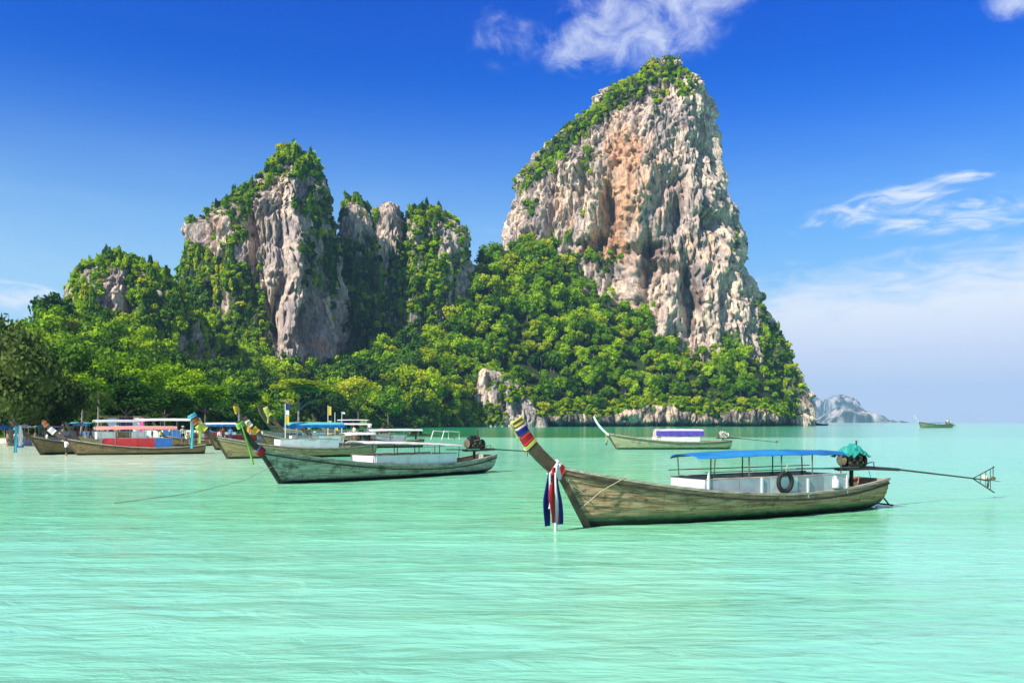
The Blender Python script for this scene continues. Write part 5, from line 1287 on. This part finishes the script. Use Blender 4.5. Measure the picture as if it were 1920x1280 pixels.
S_d = cloth('dark_shorts', (.03, .04, .04), 0); S_b = cloth('navy_shorts', (.03, .05, .14), 0); S_k = cloth('khaki_trousers', (.3, .24, .15), 0)
person('person in white shirt and dark shorts wading in front of the brown hulls', 124, 79, -.28, 'wade', T_w, S_d, R(150), h=1.85)
person('person in cream top standing amid the salmon-canopied boat', 219, 83, 1.25, 'stand', T_y, S_k, R(10))
person('person in yellow shirt standing at the stern of the red-sided boat', 372, 84, .95, 'stand', T_y, S_d, R(-60))
person('person in pale shirt with a straw hat near the stern of the red-sided boat', 343, 86, .9, 'stand', T_c, S_d, R(40), hat=C_wht)
person('person in red shirt behind the yellow-shirted one', 418, 88, .8, 'stand', T_r, S_b, R(70))
person('person in white standing on the sand left of the parasols', 112, 110, .25, 'walk', T_w, S_b, R(100))
person('person in blue shirt walking on the beach', 132, 116, .35, 'walk', T_b, S_k, R(-90))
person('person in red shirt by the white parasol', 145, 120, .45, 'stand', T_r, S_d, R(200))
person('person in white shirt next to the beach stall', 178, 140, .8, 'stand', T_w, S_d, R(20))
person('person in yellow-green shirt in front of the beach stall', 193, 134, .7, 'stand', T_g, S_b, R(-30))
person('bare-chested person walking under the feathery tree', 66, 106, .2, 'walk', T_c, S_b, R(80), True)
person('person in white sitting in the half hidden boat near the green garland', 412, 95, .95, 'sit', T_w, S_d, R(30))
person('person in white shirt standing at the engines right of the white roofs', 693, 112, 1.3, 'stand', T_w, S_b, R(-20))
person('person in pink-red shirt beside the engines right of the white roofs', 716, 113, 1.2, 'sit', T_r, S_d, R(-50))
person('person with blue shirt in the boat under the violet-striped flags', 557, 120, 1.0, 'stand', T_b, S_k, R(15))
person('person in a lime shirt at the far end of the garlands', 580, 124, 1.0, 'stand', T_g, S_d, R(0))
person('bare-chested person in navy shorts at the left edge of the beach', 14, 103, .15, 'stand', T_c, S_b, R(-40), True)

k_ = 0
tops = [('white', T_w), ('red', T_r), ('blue', T_b), ('yellow', T_y), ('cream', T_c), ('lime', T_g)]; bots = [('dark', S_d), ('navy', S_b), ('khaki', S_k)]
for px, D, z, pose, what in ((30, 108, .15, 'stand', 'beside the leftmost prow'), (52, 112, .25, 'walk', 'behind the leftmost beached hull'), (88, 104, .1, 'stand', 'between the two left prows'), (100, 122, .45, 'walk', 'under the coconut palms'), (160, 112, .3, 'stand', 'behind the salmon canopy, left end'), (170, 126, .5, 'walk', 'left of the beach stall'), (205, 128, .55, 'stand', 'at the counter of the beach stall'), (285, 102, .9, 'stand', 'on the boat behind the salmon canopy'), (300, 104, .9, 'sit', 'on the boat behind the red and blue panels'), (318, 103, .9, 'stand', 'below the white roof behind the salmon canopy'), (352, 90, .75, 'sit', 'in the stern next to the straw hat'), (395, 98, .6, 'stand', 'right of the blue-topped prow'), (432, 92, .8, 'stand', 'between the lime and white garlands'), (470, 104, .8, 'stand', 'among the garlanded prows'), (492, 108, .9, 'sit', 'behind the garlanded prows'), (648, 96, .9, 'sit', 'near the low engines of the second row'), (664, 100, .9, 'stand', 'under the second long white roof'), (683, 82, .8, 'sit', 'at the stern of the ochre-hulled boat')):
    a, b_ = tops[(k_ * 5 + k_ // 6) % 6], bots[(k_ + k_ // 3) % 3]; k_ += 1
    person(f'person in {a[0]} shirt and {b_[0]} bottoms {what}', px, D, z, pose, a[1], b_[1], rng.uniform(0, 6.28))
def crate(px, D, z, mt, label):
    x, y, _ = at(px, 791, D); t = thing('cool_box', label, 'cool box', (x, y, z), rng.uniform(-.5, .5))
    MB().box((0, 0, .2), (.8, .5, .4)).build('box', mt, t); MB().box((0, 0, .44), (.84, .54, .07)).build('lid', P_white, t)
crate(36, 104, .05, B_box, 'blue cool box on the sand near the leftmost prow'); crate(120, 110, .25, R_box, 'red cool box on the sand behind the two left prows'); crate(156, 118, .4, P_white, 'white cool box on the sand beside the white parasol')
parasol(108, 124, 2.7, C_red, 'red parasol on the sand between the palms'); parasol(46, 126, 2.7, C_wht, 'second white parasol, left, behind the feathery trees')
